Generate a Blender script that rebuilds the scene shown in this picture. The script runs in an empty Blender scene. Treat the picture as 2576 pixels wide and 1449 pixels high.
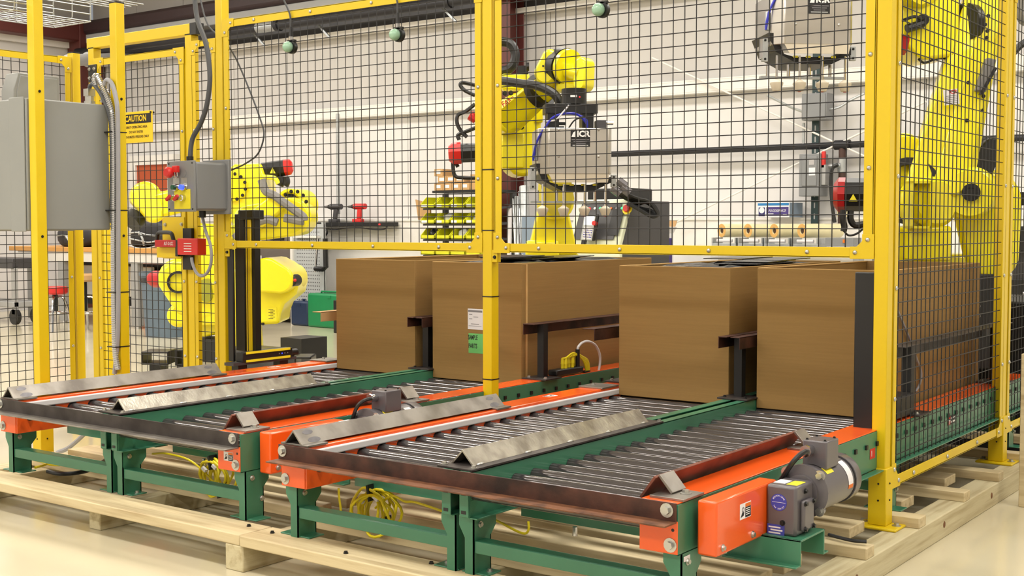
import bpy, math, random
from mathutils import Vector, Matrix
random.seed(7)
SC = bpy.context.scene
COL = SC.collection
V = Vector
# ---------------------------------------------------------------- camera
FPX = 3136.99; YAW = 0.636988; PITCH = -0.0508684; ROLL = -0.00075
CAM = V((5.0105, -4.34309, 1.173))
FW = V((-math.sin(YAW)*math.cos(PITCH), math.cos(YAW)*math.cos(PITCH), math.sin(PITCH)))
RT0 = V((math.cos(YAW), math.sin(YAW), 0)); UP0 = RT0.cross(FW)
RT = RT0*math.cos(ROLL)+UP0*math.sin(ROLL); UP = UP0*math.cos(ROLL)-RT0*math.sin(ROLL)
cam = bpy.data.cameras.new('camera'); cam.sensor_width = 36; cam.lens = FPX*36/2576
cam.clip_start = 0.05; cam.clip_end = 100
camo = bpy.data.objects.new('camera', cam); COL.objects.link(camo)
camo.matrix_world = Matrix(((RT.x, UP.x, -FW.x, CAM.x), (RT.y, UP.y, -FW.y, CAM.y), (RT.z, UP.z, -FW.z, CAM.z), (0, 0, 0, 1)))
SC.camera = camo
# ---------------------------------------------------------------- world, exposure
w = bpy.data.worlds.new('world'); SC.world = w; w.use_nodes = True
w.node_tree.nodes['Background'].inputs[0].default_value = (0.9, 0.95, 1, 1)
w.node_tree.nodes['Background'].inputs[1].default_value = 0.3
SC.view_settings.view_transform = 'Standard'; SC.view_settings.look = 'None'
SC.view_settings.gamma = 1; SC.view_settings.use_curve_mapping = False
SC.view_settings.exposure = 0.0
LAMP_W = 60.0          # watts of each ceiling lamp
LAMP_COL = (1.0, 0.98, 0.955)
LAMP_Z = 4.35
LAMPS = [(x, y) for x in (-8.4, -4.9, -1.4, 2.1, 5.6) for y in (-6.4, -2.9, .6, 4.1)]

def at(px, py, X=None, Y=None, Z=None, d=None):
    """world point seen at photo pixel (px, py) on the plane X=, Y=, Z= or at forward distance d"""
    r = FW+RT*((px-1288)/FPX)-UP*((py-724.5)/FPX)
    if X is not None: t = (X-CAM.x)/r.x
    elif Y is not None: t = (Y-CAM.y)/r.y
    elif Z is not None: t = (Z-CAM.z)/r.z
    else: t = d
    return CAM+r*t

# ---------------------------------------------------------------- materials
def lin(c): return tuple(((x/255)/12.92 if x/255 <= .04045 else ((x/255+.055)/1.055)**2.4) for x in c)+(1,)
MATS = {}
def M(name, rgb, rough=.5, metal=0, var=.08, scale=8, bump=0, bscale=60, stretch=None, coat=0, rvar=0, emit=0, spec=.5, alpha=1, trans=0, col2=None, c2pos=(.45, .62), detail=4):
    m = bpy.data.materials.new(name); m.use_nodes = True
    nt = m.node_tree; N = nt.nodes; L = nt.links; p = N['Principled BSDF']
    base = lin(rgb)
    p.inputs['Roughness'].default_value = rough; p.inputs['Metallic'].default_value = metal
    p.inputs['Specular IOR Level'].default_value = spec
    p.inputs['Coat Weight'].default_value = coat; p.inputs['Coat Roughness'].default_value = .08
    p.inputs['Base Color'].default_value = base
    if alpha < 1: p.inputs['Alpha'].default_value = alpha
    if trans: p.inputs['Transmission Weight'].default_value = trans
    if emit:
        p.inputs['Emission Color'].default_value = base; p.inputs['Emission Strength'].default_value = emit
    if var or bump or rvar or col2:
        tc = N.new('ShaderNodeTexCoord'); mp = N.new('ShaderNodeMapping'); L.new(tc.outputs['Object'], mp.inputs['Vector'])
        if stretch: mp.inputs['Scale'].default_value = stretch
        nz = N.new('ShaderNodeTexNoise'); nz.inputs['Scale'].default_value = scale; nz.inputs['Detail'].default_value = detail
        L.new(mp.outputs[0], nz.inputs['Vector'])
        if var or col2:
            cr = N.new('ShaderNodeValToRGB'); L.new(nz.outputs['Fac'], cr.inputs[0])
            if col2:
                cr.color_ramp.elements[0].position, cr.color_ramp.elements[1].position = c2pos
                cr.color_ramp.elements[0].color = base; cr.color_ramp.elements[1].color = lin(col2)
            else:
                cr.color_ramp.elements[0].position = .3; cr.color_ramp.elements[1].position = .7
                cr.color_ramp.elements[0].color = tuple(c*(1-var) for c in base[:3])+(1,)
                cr.color_ramp.elements[1].color = tuple(min(1, c*(1+var)) for c in base[:3])+(1,)
            L.new(cr.outputs[0], p.inputs['Base Color'])
        if rvar:
            mr = N.new('ShaderNodeMapRange'); L.new(nz.outputs['Fac'], mr.inputs[0])
            mr.inputs[3].default_value = max(.02, rough-rvar); mr.inputs[4].default_value = rough+rvar
            L.new(mr.outputs[0], p.inputs['Roughness'])
        if bump:
            n2 = N.new('ShaderNodeTexNoise'); n2.inputs['Scale'].default_value = bscale; n2.inputs['Detail'].default_value = 3
            L.new(mp.outputs[0], n2.inputs['Vector'])
            b = N.new('ShaderNodeBump'); b.inputs['Strength'].default_value = bump; b.inputs['Distance'].default_value = .004
            L.new(n2.outputs['Fac'], b.inputs['Height']); L.new(b.outputs[0], p.inputs['Normal'])
    MATS[name] = m; return m

M('fence_yellow', (216, 186, 4), .42, var=.03, scale=3, coat=.08)
M('robot_yellow', (240, 226, 22), .28, var=.02, scale=3, coat=.3)
M('orange_paint', (234, 90, 24), .24, var=.05, scale=5, coat=.35)
M('green_paint', (56, 118, 90), .33, var=.05, scale=4, coat=.2)
M('roller_steel', (88, 84, 85), .11, .6, var=.1, scale=6, rvar=.03, stretch=(1, 6, 6), spec=.75)
M('rust_bar', (122, 70, 54), .48, .3, var=.2, scale=9, rvar=.1, col2=(84, 48, 38), c2pos=(.4, .7))
M('raw_steel', (150, 145, 138), .42, .8, var=.2, scale=7, rvar=.12, bump=.15, bscale=40, col2=(112, 106, 100), c2pos=(.4, .68))
M('ground_steel', (176, 171, 160), .36, .8, var=.2, scale=16, rvar=.14, stretch=(1, 1, .3), bump=.2, bscale=90, col2=(132, 126, 116), c2pos=(.38, .66))
M('mill_steel', (70, 64, 62), .5, .5, var=.2, scale=9, rvar=.12, col2=(48, 42, 40), c2pos=(.4, .66))
M('rust_steel', (82, 50, 40), .5, .35, var=.25, scale=9, rvar=.12, bump=.2, col2=(40, 26, 23), c2pos=(.4, .66))
M('rust_flange', (120, 78, 52), .55, .25, var=.2, scale=12, rvar=.1, col2=(82, 54, 38))
M('zinc', (190, 190, 186), .3, .9, var=.06, scale=30)
M('chrome', (205, 205, 208), .15, 1, var=0)
M('white_plastic', (206, 203, 205), .4, var=.02)
M('black_wire', (26, 26, 28), .5, var=0)
M('black_plastic', (22, 22, 23), .42, var=.05)
M('black_metal', (30, 30, 31), .38, .2, var=.08)
M('dark_grey', (62, 61, 64), .42, var=.04)
M('motor_grey', (92, 88, 92), .34, .1, var=.04, coat=.2)
M('cabinet_grey', (136, 138, 136), .42, var=.03, scale=3)
M('box_grey', (128, 130, 132), .42, var=.03, scale=3)
M('stainless', (196, 192, 186), .3, .85, var=.05, scale=2, rvar=.06, stretch=(1, 1, 8))
M('galv', (176, 180, 182), .38, .7, var=.1, scale=25)
M('cardboard', (148, 117, 70), .8, var=.05, scale=3.5, stretch=(1, 1, 30), bump=.1, bscale=40, spec=.2)
M('cardboard_edge', (205, 168, 112), .85, var=.1, scale=20, spec=.2)
M('cardboard_light', (184, 148, 104), .8, var=.06, scale=6, spec=.2)
M('wood_x', (206, 190, 152), .62, var=.1, scale=5, stretch=(.5, 7, 7), bump=.25, bscale=14, spec=.3, col2=(164, 142, 104), c2pos=(.45, .8))
M('wood_y', (198, 188, 154), .62, var=.1, scale=5, stretch=(7, .5, 7), bump=.25, bscale=14, spec=.3, col2=(156, 138, 100), c2pos=(.45, .8))
M('wood_end', (222, 196, 148), .7, var=.12, scale=20)
M('weld_burn', (112, 110, 114), .4, .7, var=.15, scale=30)
M('shaded_yellow', (150, 150, 40), .5)
M('knot', (112, 72, 40), .7, var=.2, scale=30)
M('floor_epoxy', (206, 197, 170), .2, var=.04, scale=1.2, rvar=.04, spec=.45, coat=.25)
M('wall_white', (216, 214, 213), .75, var=.025, scale=.8)
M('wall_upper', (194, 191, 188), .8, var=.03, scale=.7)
M('wall_block', (224, 221, 216), .7, var=.03, scale=5, bump=.3, bscale=50)
M('ceiling_white', (208, 204, 200), .85, var=.03, scale=1)
M('maroon', (84, 36, 32), .5, var=.06)
M('dark_beam', (52, 36, 38), .5, var=.08)
M('door_orange', (176, 78, 38), .55, var=.04)
M('trim_white', (226, 223, 218), .5, var=.02)
M('red_plastic', (206, 34, 30), .36, var=.04, coat=.2)
M('red_dark', (178, 26, 30), .38, var=.04)
M('blue_hose', (34, 40, 170), .35, var=.03)
M('blue_light', (40, 60, 255), .3, emit=4, var=0)
M('green_button', (16, 84, 56), .3, var=0)
M('yellow_cable', (226, 208, 28), .42, var=.03)
M('grey_cable', (150, 150, 156), .45, var=.03)
M('dark_cable', (70, 72, 76), .5, var=.03)
M('lens_green', (146, 186, 160), .22, var=.03, coat=.4)
M('paper', (226, 224, 228), .7, var=.02)
M('paper_green', (110, 190, 108), .7, var=.02)
M('ink', (30, 28, 30), .6, var=0)
M('ink_grey', (130, 128, 132), .6, var=0)
M('ink_white', (236, 236, 236), .6, var=0)
M('ink_red', (190, 40, 30), .6, var=0)
M('label_orange', (220, 110, 20), .5, var=0)
M('label_yellow', (236, 222, 40), .5, var=0)
M('sign_yellow', (240, 200, 30), .45, var=.02)
M('label_blue', (60, 66, 160), .45, var=0)
M('label_black', (24, 24, 26), .45, var=0)
M('blue_can', (96, 112, 128), .5, var=.06)
M('blue_case', (34, 52, 84), .5, var=.05)
M('green_case', (22, 128, 76), .42, var=.04)
M('peg_grey', (176, 180, 182), .5, var=.03)
M('drawer_brown', (104, 96, 90), .45, var=.03)
M('bench_wood', (206, 150, 78), .5, var=.08, scale=4, stretch=(.6, 5, 5))
M('bench_grey', (160, 160, 160), .5, var=.03)
M('bag_black', (34, 33, 38), .6, var=.15, scale=10, bump=.4, bscale=18)
M('black_film', (24, 25, 30), .25, var=.2, scale=20, bump=.6, bscale=30)
M('bin_yellow', (206, 206, 30), .4, var=.05)
M('clear_bag', (206, 208, 206), .25, var=.1, scale=20, bump=.8, bscale=25)
M('film_roll', (232, 222, 178), .25, var=.05, scale=10, coat=.3)
M('roll_core', (70, 46, 26), .7, var=.1)
M('film_amber', (214, 168, 96), .3, var=.1, scale=18)
M('carton_white', (224, 224, 228), .6, var=.02)
M('carton_purple', (66, 52, 120), .5, var=.03)
M('carton_navy', (38, 34, 100), .5, var=.03)
M('carton_blue', (40, 120, 180), .5, var=.03)
M('carton_shade', (126, 142, 160), .6, var=.03)
M('ctrl_cream', (214, 220, 196), .45, var=.02)
M('cup_beige', (206, 196, 176), .45, var=.04)
M('pipe_black', (44, 44, 48), .45, .3, var=.06)
M('pipe_brown', (74, 54, 48), .5, .3, var=.06)
M('sleeve_grey', (126, 124, 122), .7, var=.12, scale=14, bump=.5, bscale=20)
M('strut_green', (30, 54, 56), .5, var=.04)
M('led_green', (40, 230, 120), .3, emit=2, var=0)
M('led_red', (255, 40, 40), .3, emit=1.5, var=0)
M('screen', (236, 242, 246), .2, emit=2, var=0)
M('lamp_glow', (255, 244, 224), .4, emit=6, var=0)
M('stool_red', (196, 36, 32), .4, var=.03)

# ---------------------------------------------------------------- mesh tools
class MB:
    def __init__(s): s.v = []; s.f = []
    def add(s, vs, fs):
        b = len(s.v); s.v += [V(q) for q in vs]; s.f += [tuple(i+b for i in q) for q in fs]; return s
    def box(s, a, b):
        x0, y0, z0 = a; x1, y1, z1 = b
        x0, x1 = min(x0, x1), max(x0, x1); y0, y1 = min(y0, y1), max(y0, y1); z0, z1 = min(z0, z1), max(z0, z1)
        return s.add([(x0, y0, z0), (x1, y0, z0), (x1, y1, z0), (x0, y1, z0), (x0, y0, z1), (x1, y0, z1), (x1, y1, z1), (x0, y1, z1)],
                     [(3, 2, 1, 0), (4, 5, 6, 7), (0, 1, 5, 4), (1, 2, 6, 5), (2, 3, 7, 6), (3, 0, 4, 7)])
    def obox(s, o, a, b, c):
        """box from corner o with edge vectors a, b, c"""
        o, a, b, c = V(o), V(a), V(b), V(c)
        fs = [(3, 2, 1, 0), (4, 5, 6, 7), (0, 1, 5, 4), (1, 2, 6, 5), (2, 3, 7, 6), (3, 0, 4, 7)]
        if a.cross(b).dot(c) < 0: fs = [q[::-1] for q in fs]
        return s.add([o, o+a, o+a+b, o+b, o+c, o+a+c, o+a+b+c, o+b+c], fs)
    def cbox(s, c, a, b, d):
        c, a, b, d = V(c), V(a), V(b), V(d); return s.obox(c-a/2-b/2-d/2, a, b, d)
    def ring(s, c, x, y, r, n):
        return [c+(x*math.cos(2*math.pi*i/n)+y*math.sin(2*math.pi*i/n))*r for i in range(n)]
    def cyl(s, p0, p1, r0, r1=None, n=16, cap=True):
        p0, p1 = V(p0), V(p1); r1 = r0 if r1 is None else r1
        ax = (p1-p0).normalized(); x = ax.orthogonal().normalized(); y = ax.cross(x)
        b = len(s.v); s.v += s.ring(p0, x, y, r0, n)+s.ring(p1, x, y, r1, n)
        s.f += [(b+i, b+(i+1) % n, b+n+(i+1) % n, b+n+i) for i in range(n)]
        if cap: s.f += [tuple(b+i for i in reversed(range(n))), tuple(b+n+i for i in range(n))]
        return s
    def pipe(s, p0, p1, ro, ri, n=20):
        p0, p1 = V(p0), V(p1); ax = (p1-p0).normalized(); x = ax.orthogonal().normalized(); y = ax.cross(x)
        b = len(s.v)
        for c, r in ((p0, ro), (p1, ro), (p1, ri), (p0, ri)): s.v += s.ring(c, x, y, r, n)
        for k in range(4):
            for i in range(n):
                s.f.append((b+k*n+i, b+k*n+(i+1) % n, b+((k+1) % 4)*n+(i+1) % n, b+((k+1) % 4)*n+i))
        return s
    def tube(s, pts, r, n=8, closed=False):
        pts = [V(p) for p in pts]; m = len(pts); b = len(s.v); x = None
        for i in range(m):
            t = (pts[(i+1) % m]-pts[i-1]) if closed else (pts[min(i+1, m-1)]-pts[max(i-1, 0)])
            t.normalize()
            if x is None: x = t.orthogonal().normalized()
            x = (x-t*x.dot(t)).normalized(); y = t.cross(x)
            s.v += s.ring(pts[i], x, y, r[i] if isinstance(r, (list, tuple)) else r, n)
        for k in range(m if closed else m-1):
            for i in range(n):
                s.f.append((b+k*n+i, b+k*n+(i+1) % n, b+((k+1) % m)*n+(i+1) % n, b+((k+1) % m)*n+i))
        if not closed: s.f += [tuple(b+i for i in reversed(range(n))), tuple(b+(m-1)*n+i for i in range(n))]
        return s
    def prism(s, poly, ext):
        """polygon (3-D points) extruded along ext"""
        poly = [V(p) for p in poly]; ext = V(ext); n = len(poly); b = len(s.v)
        nr = V((0, 0, 0))
        for i in range(n): nr += poly[i].cross(poly[(i+1) % n])
        if nr.dot(ext) < 0: poly = poly[::-1]
        s.v += poly+[p+ext for p in poly]
        s.f += [tuple(b+i for i in reversed(range(n))), tuple(b+n+i for i in range(n))]
        s.f += [(b+i, b+(i+1) % n, b+n+(i+1) % n, b+n+i) for i in range(n)]
        return s
    def sph(s, c, r, nu=14, nv=9, sc=(1, 1, 1), half=None):
        c = V(c); b = len(s.v)
        rows = [j*math.pi/nv for j in range(nv+1)]
        for a in rows:
            for i in range(nu):
                t = 2*math.pi*i/nu
                s.v.append(c+V((math.sin(a)*math.cos(t)*r*sc[0], math.sin(a)*math.sin(t)*r*sc[1], math.cos(a)*r*sc[2])))
        for j in range(nv):
            for i in range(nu):
                s.f.append((b+j*nu+i, b+(j+1)*nu+i, b+(j+1)*nu+(i+1) % nu, b+j*nu+(i+1) % nu))
        return s
    def lathe(s, o, ax, prof, n=20):
        """profile [(radius, distance along ax)]"""
        o = V(o); ax = V(ax).normalized(); x = ax.orthogonal().normalized(); y = ax.cross(x); b = len(s.v); m = len(prof)
        for r, h in prof: s.v += s.ring(o+ax*h, x, y, max(r, 1e-4), n)
        for k in range(m-1):
            for i in range(n): s.f.append((b+k*n+i, b+k*n+(i+1) % n, b+(k+1)*n+(i+1) % n, b+(k+1)*n+i))
        s.f += [tuple(b+i for i in reversed(range(n))), tuple(b+(m-1)*n+i for i in range(n))]
        return s
    def mesh(s, name, mat, off=V((0, 0, 0)), ang=35):
        me = bpy.data.meshes.new(name)
        me.from_pydata([p-off for p in s.v], [], s.f); me.update()
        if mat is not None: me.materials.append(MATS[mat])
        if ang:
            me.polygons.foreach_set('use_smooth', [True]*len(me.polygons))
            me.set_sharp_from_angle(angle=math.radians(ang))
        return me
ROOT = {}
def tag(o, label=None, cat=None, group=None, kind=None):
    if label: o['label'] = label
    if cat: o['category'] = cat
    if group: o['group'] = group
    if kind: o['kind'] = kind
    return o
def thing(name, label, cat, loc, group=None):
    o = bpy.data.objects.new(name, None); o.empty_display_size = .1
    o.location = V(loc); COL.objects.link(o); ROOT[o] = V(loc)
    return tag(o, label, cat, group)
def struct_root(name, loc=(0, 0, 0)):
    o = bpy.data.objects.new(name, None); o.location = V(loc); COL.objects.link(o); ROOT[o] = V(loc); o['kind'] = 'structure'; return o
def add_bevel(o, wdt, seg=2):
    b = o.modifiers.new('bevel', 'BEVEL'); b.width = wdt; b.segments = seg; b.limit_method = 'ANGLE'; b.angle_limit = math.radians(40)
def part(mb, name, mat, parent, bevel=0, label=None, kind=None, ang=35):
    L = ROOT[parent]
    o = bpy.data.objects.new(name, mb.mesh(name, mat, L, ang)); COL.objects.link(o)
    o.parent = parent; ROOT[o] = L
    if bevel: add_bevel(o, bevel)
    return tag(o, label, kind=kind)
def solo(mb, name, mat, label, cat, group=None, bevel=0, kind=None, ang=35):
    xs = [p.x for p in mb.v]; ys = [p.y for p in mb.v]; zs = [p.z for p in mb.v]
    L = V(((min(xs)+max(xs))/2, (min(ys)+max(ys))/2, min(zs)))
    o = bpy.data.objects.new(name, mb.mesh(name, mat, L, ang)); o.location = L; COL.objects.link(o); ROOT[o] = L
    if bevel: add_bevel(o, bevel)
    return tag(o, label, cat, group, kind)
def struct(mb, name, mat, parent=None, bevel=0, ang=35):
    if parent is not None: return part(mb, name, mat, parent, bevel, ang=ang)
    o = bpy.data.objects.new(name, mb.mesh(name, mat, V((0, 0, 0)), ang)); COL.objects.link(o); ROOT[o] = V((0, 0, 0))
    if bevel: add_bevel(o, bevel)
    o['kind'] = 'structure'; return o
def inst(name, me, parent, loc, axis=None, spin=0, rot=None, scale=None):
    """an object that shares mesh me; axis = world direction of the mesh's local +Z"""
    o = bpy.data.objects.new(name, me); COL.objects.link(o); o.parent = parent; ROOT[o] = ROOT[parent]
    o.location = V(loc)-ROOT[parent]
    if axis is not None: o.rotation_euler = (V(axis).to_track_quat('Z', 'Y')).to_euler()
    if rot is not None: o.rotation_euler = rot
    if scale is not None: o.scale = scale
    return o
def copy_tree(o, delta, parent=None):
    c = o.copy(); COL.objects.link(c)
    if parent is None: c.location = o.location+V(delta); ROOT[c] = V(c.location)
    else: c.parent = parent; ROOT[c] = ROOT[parent]
    for ch in list(o.children): copy_tree(ch, delta, c)
    return c
FONT_CACHE = {}
def text(s, size, mat, parent, o, right, up, name='lettering', depth=.0006, align='CENTER', sx=1.0, shear=0, bold=0):
    """lettering as thin geometry: o = anchor point, right/up = unit directions"""
    cu = bpy.data.curves.new('txt', 'FONT'); cu.body = s; cu.size = size; cu.align_x = align; cu.align_y = 'CENTER'
    cu.extrude = depth/2; cu.resolution_u = 2; cu.shear = shear; cu.offset = bold
    tmp = bpy.data.objects.new('txt', cu); COL.objects.link(tmp)
    bpy.context.view_layer.update()
    me = bpy.data.meshes.new_from_object(tmp.evaluated_get(bpy.context.evaluated_depsgraph_get()))
    bpy.data.objects.remove(tmp); bpy.data.curves.remove(cu)
    R, U = V(right).normalized(), V(up).normalized(); Nn = R.cross(U)
    L = ROOT[parent]; o = V(o)
    for vt in me.vertices:
        c = vt.co.copy(); vt.co = o+R*(c.x*sx)+U*c.y+Nn*(c.z+depth/2)-L
    me.materials.clear(); me.materials.append(MATS[mat]); me.name = name
    ob = bpy.data.objects.new(name, me); COL.objects.link(ob); ob.parent = parent; ROOT[ob] = L
    return ob
def plate(parent, name, mat, o, right, up, wd, ht, th=.0008, label=None, cx=True):
    """thin flat label centred on o"""
    R, U = V(right).normalized(), V(up).normalized(); Nn = R.cross(U)
    m = MB(); m.obox(V(o)-R*wd/2-U*ht/2, R*wd, U*ht, Nn*th)
    return part(m, name, mat, parent, label=label)
def dome_bolt_mesh(r, h, name='bolt', mat='zinc'):
    return MB().lathe((0, 0, 0), (0, 0, 1), [(r, 0), (r*.96, h*.4), (r*.7, h*.8), (r*.3, h)], 10).mesh(name, mat)
def hex_bolt_mesh(r, h, washer, name='bolt', mat='zinc'):
    m = MB().cyl((0, 0, 0), (0, 0, .0025), washer, n=14); m.cyl((0, 0, .0025), (0, 0, .0025+h), r, n=6); return m.mesh(name, mat, ang=30)
DOME = dome_bolt_mesh(.0085, .006); HEX = hex_bolt_mesh(.010, .008, .016); HEXS = hex_bolt_mesh(.007, .006, .010); HEXL = hex_bolt_mesh(.011, .009, .0195)
BLK = hex_bolt_mesh(.006, .005, .008, mat='black_metal')
def bez(pts, n=8):
    """smooth curve through points (Catmull-Rom)"""
    P = [V(p) for p in pts]; P = [P[0]*2-P[1]]+P+[P[-1]*2-P[-2]]; out = []
    for i in range(1, len(P)-2):
        a, b, c, d = P[i-1], P[i], P[i+1], P[i+2]
        for k in range(n):
            t = k/n; out.append(.5*((2*b)+(c-a)*t+(2*a-5*b+4*c-d)*t*t+(3*b-a-3*c+d)*t**3))
    out.append(P[-2]); return out
X_, Y_, Z_ = V((1, 0, 0)), V((0, 1, 0)), V((0, 0, 1))
# ================================================================ the room
WX0, WX1, WY0, WY1, WH = -10.6, 8.4, -8.4, 6.6, 4.6
struct(MB().box((WX0, WY0, -.2), (WX1, WY1, 0)), 'floor', 'floor_epoxy')
struct(MB().box((WX0, WY0, WH), (WX1, WY1, WH+.1)), 'ceiling', 'ceiling_white')
def panel_wall(name, p0, p1, nrm, z0, z1, wdt, mat, backmat):
    """wall of upright sheets with recessed joints; nrm points into the room"""
    p0, p1, nrm = V(p0), V(p1), V(nrm); L = (p1-p0).length; u = (p1-p0)/L
    r = struct_root(name, p0)
    part(MB().obox(p0-nrm*.12, u*L, -nrm*.05, Z_*(WH)), 'backing', backmat, r)
    n = max(1, round(L/wdt)); s = L/n
    me = MB().obox(V((0, 0, 0)), u*(s-.008), nrm*.10, Z_*(z1-z0)).mesh('sheet', mat)
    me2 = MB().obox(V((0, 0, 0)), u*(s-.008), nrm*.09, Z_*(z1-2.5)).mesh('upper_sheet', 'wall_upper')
    me = MB().obox(V((0, 0, 0)), u*(s-.008), nrm*.10, Z_*(2.5-z0)).mesh('sheet', mat)
    for k in range(n):
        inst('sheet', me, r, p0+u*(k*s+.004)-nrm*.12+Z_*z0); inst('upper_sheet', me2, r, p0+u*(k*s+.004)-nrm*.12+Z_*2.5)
    return r
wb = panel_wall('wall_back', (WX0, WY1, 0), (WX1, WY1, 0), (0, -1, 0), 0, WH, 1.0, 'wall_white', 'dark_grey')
part(MB().box((WX0, WY1-.06, 0), (WX1, WY1+.02, 1.225)), 'block_course', 'wall_block', wb, bevel=.006)
part(MB().box((WX0, WY1-.075, 1.215), (WX1, WY1, 1.235)), 'ledge', 'trim_white', wb)
panel_wall('wall_left', (WX0, WY0, 0), (WX0, WY1, 0), (1, 0, 0), 0, WH, 1.0, 'wall_white', 'dark_grey')
panel_wall('wall_right', (WX1, WY1, 0), (WX1, WY0, 0), (-1, 0, 0), 0, WH, 1.0, 'wall_white', 'dark_grey')
panel_wall('wall_front', (WX1, WY0, 0), (WX0, WY0, 0), (0, 1, 0), 0, WH, 1.0, 'wall_white', 'dark_grey')
# girts, eave beams, pipes
struct(MB().box((WX0, WY1-.10, 2.44), (WX1, WY1+.01, 2.455)).box((WX0, WY1-.10, 2.455), (WX1, WY1-.085, 2.56)).box((WX0, WY1-.10, 2.56), (WX1, WY1+.01, 2.575)), 'trim_1', 'trim_white', bevel=.003)
struct(MB().box((WX0, WY1-.14, 3.42), (WX1, WY1+.01, 3.47)), 'trim_2', 'trim_white')
struct(MB().box((WX0, WY1-.08, 3.47), (WX1, WY1+.01, 3.74)), 'trim_3', 'dark_grey')  # dark grey band painted in for the shade of the eave recess
struct(MB().box((WX0, WY1-.30, 3.72), (WX1, WY1+.01, 3.84)), 'trim_4', 'bench_grey', bevel=.01)
struct(MB().box((WX0, WY1-.34, 3.84), (WX1, WY1-.10, 4.03)), 'trim_5', 'dark_beam', bevel=.05)
struct(MB().box((WX0-.01, WY0, 3.74), (WX0+.28, WY1, 4.04)), 'trim_6', 'maroon', bevel=.02)
struct(MB().box((WX0-.01, WY0, 3.66), (WX0+.05, WY1, 3.74)), 'trim_7', 'trim_white')
c = at(1287, 300, Y=6.40)
struct(MB().box((c.x-.085, 6.26, 0), (c.x+.085, 6.275, 4.03)).box((c.x-.01, 6.275, 0), (c.x+.01, 6.5, 4.03)).box((c.x-.085, 6.5, 0), (c.x+.085, 6.515, 4.03)), 'column_1', 'maroon', bevel=.004)
struct(MB().box((WX0, 6.2, 0), (WX0+.3, 6.6, 4.04)), 'column_2', 'maroon', bevel=.01)
# sprinkler main under the eave, with pale coupling
sp = thing('sprinkler_pipe', 'black sprinkler main running under the eave above the white wall', 'pipe', (0, 6.3, 3.5))
pz = 3.585
part(MB().cyl((WX0+.2, 6.22, pz), (WX1-.2, 6.22, pz), .06, n=18), 'pipe_run', 'pipe_black', sp)
a = at(672, 90, Y=6.22)
part(MB().cyl((a.x-.16, 6.22, pz), (a.x+.16, 6.22, pz), .066, n=18), 'coupling', 'galv', sp, label='bare metal coupling')
for px in (700, 1130): 
    q = at(px, 90, Y=6.22); part(MB().cyl((q.x-.03, 6.22, pz), (q.x+.03, 6.22, pz), .075, n=18), 'clamp_ring', 'pipe_black', sp)
for px in (600, 760, 1070):
    q = at(px, 60, Y=6.22)
    part(MB().cbox((q.x+.12, 6.33, 3.58), (.46, 0, -.40), (0, .02, 0), (.012, 0, .02)), 'hanger_strap', 'galv', sp)
# air line along the wall with a drop
ap = thing('air_line', 'black air pipe running along the white wall with a brown drop', 'pipe', (1.5, 6.45, 1.1))
za = 1.885
a = at(1335, 395, Y=6.48)
part(MB().cyl((a.x, 6.48, za), (4.9, 6.48, za), .030, n=12), 'pipe_run', 'pipe_black', ap)
q = at(2119, 400, Y=6.47)
part(MB().cyl((q.x, 6.47, za-.02), (q.x, 6.47, 1.18), .033, n=12), 'drop', 'pipe_brown', ap)
part(MB().cyl((q.x-.07, 6.47, za), (q.x+.07, 6.47, za), .045, n=12), 'tee', 'pipe_black', ap)
part(MB().cyl((q.x-.0, 6.44, 1.70), (q.x-.12, 6.44, 1.70), .022, n=10).cyl((q.x, 6.47, 1.64), (q.x, 6.47, 1.76), .042, n=12), 'valve', 'galv', ap)
hose = [at(x, y, Y=6.38) for x, y in ((2108, 414), (2094, 424), (2090, 460), (2094, 520), (2100, 560))]
part(MB().tube(bez(hose), .017), 'air_hose', 'black_plastic', ap)
# thin bracing rods on the wall
for i, (p, q) in enumerate((((1640, 145), (2190, 400)), ((1700, 560), (2330, 255)))):
    A, B = at(*p, Y=6.45), at(*q, Y=6.45)
    struct(MB().cyl(A, B, .009, n=8), 'trim_%d' % (8+i), 'trim_white')
# steel conduit down the wall
q = at(851, 300, Y=6.5)
solo(MB().cyl((q.x, 6.49, 1.30), (q.x, 6.49, 2.50), .022, n=10), 'wall_conduit', 'galv', 'thin grey conduit dropping down the wall behind the cordless drills', 'conduit')
# orange door on the back wall
d0, d1 = at(352, 500, Y=6.5), at(432, 500, Y=6.5)
dr = struct_root('door_1', (d0.x, 6.5, 0))
part(MB().box((d0.x, 6.46, .01), (d1.x, 6.52, 1.99)), 'door_leaf', 'door_orange', dr)
part(MB().box((d0.x-.13, 6.43, 0), (d0.x, 6.55, 1.99)), 'door_frame', 'trim_white', dr)
part(MB().box((d0.x-.13, 6.43, 1.99), (d1.x+.13, 6.55, 2.12)), 'door_frame', 'trim_white', dr)
part(MB().box((d1.x, 6.43, 0), (d1.x+.13, 6.55, 1.99)), 'door_frame', 'trim_white', dr)
part(MB().sph((d0.x+.08, 6.43, 1.0), .03), 'door_knob', 'chrome', dr)
# grey waste pipe high in the far corner
A, B = at(170, 152, d=15.6), at(330, 146, d=17.2)
solo(MB().cyl(A, B, .075, n=14).cyl(A.lerp(B, .30), A.lerp(B, .38), .1, n=14), 'waste_pipe', 'bench_grey', 'grey plastic pipe with a collar high in the far corner behind the gate', 'pipe')
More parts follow.
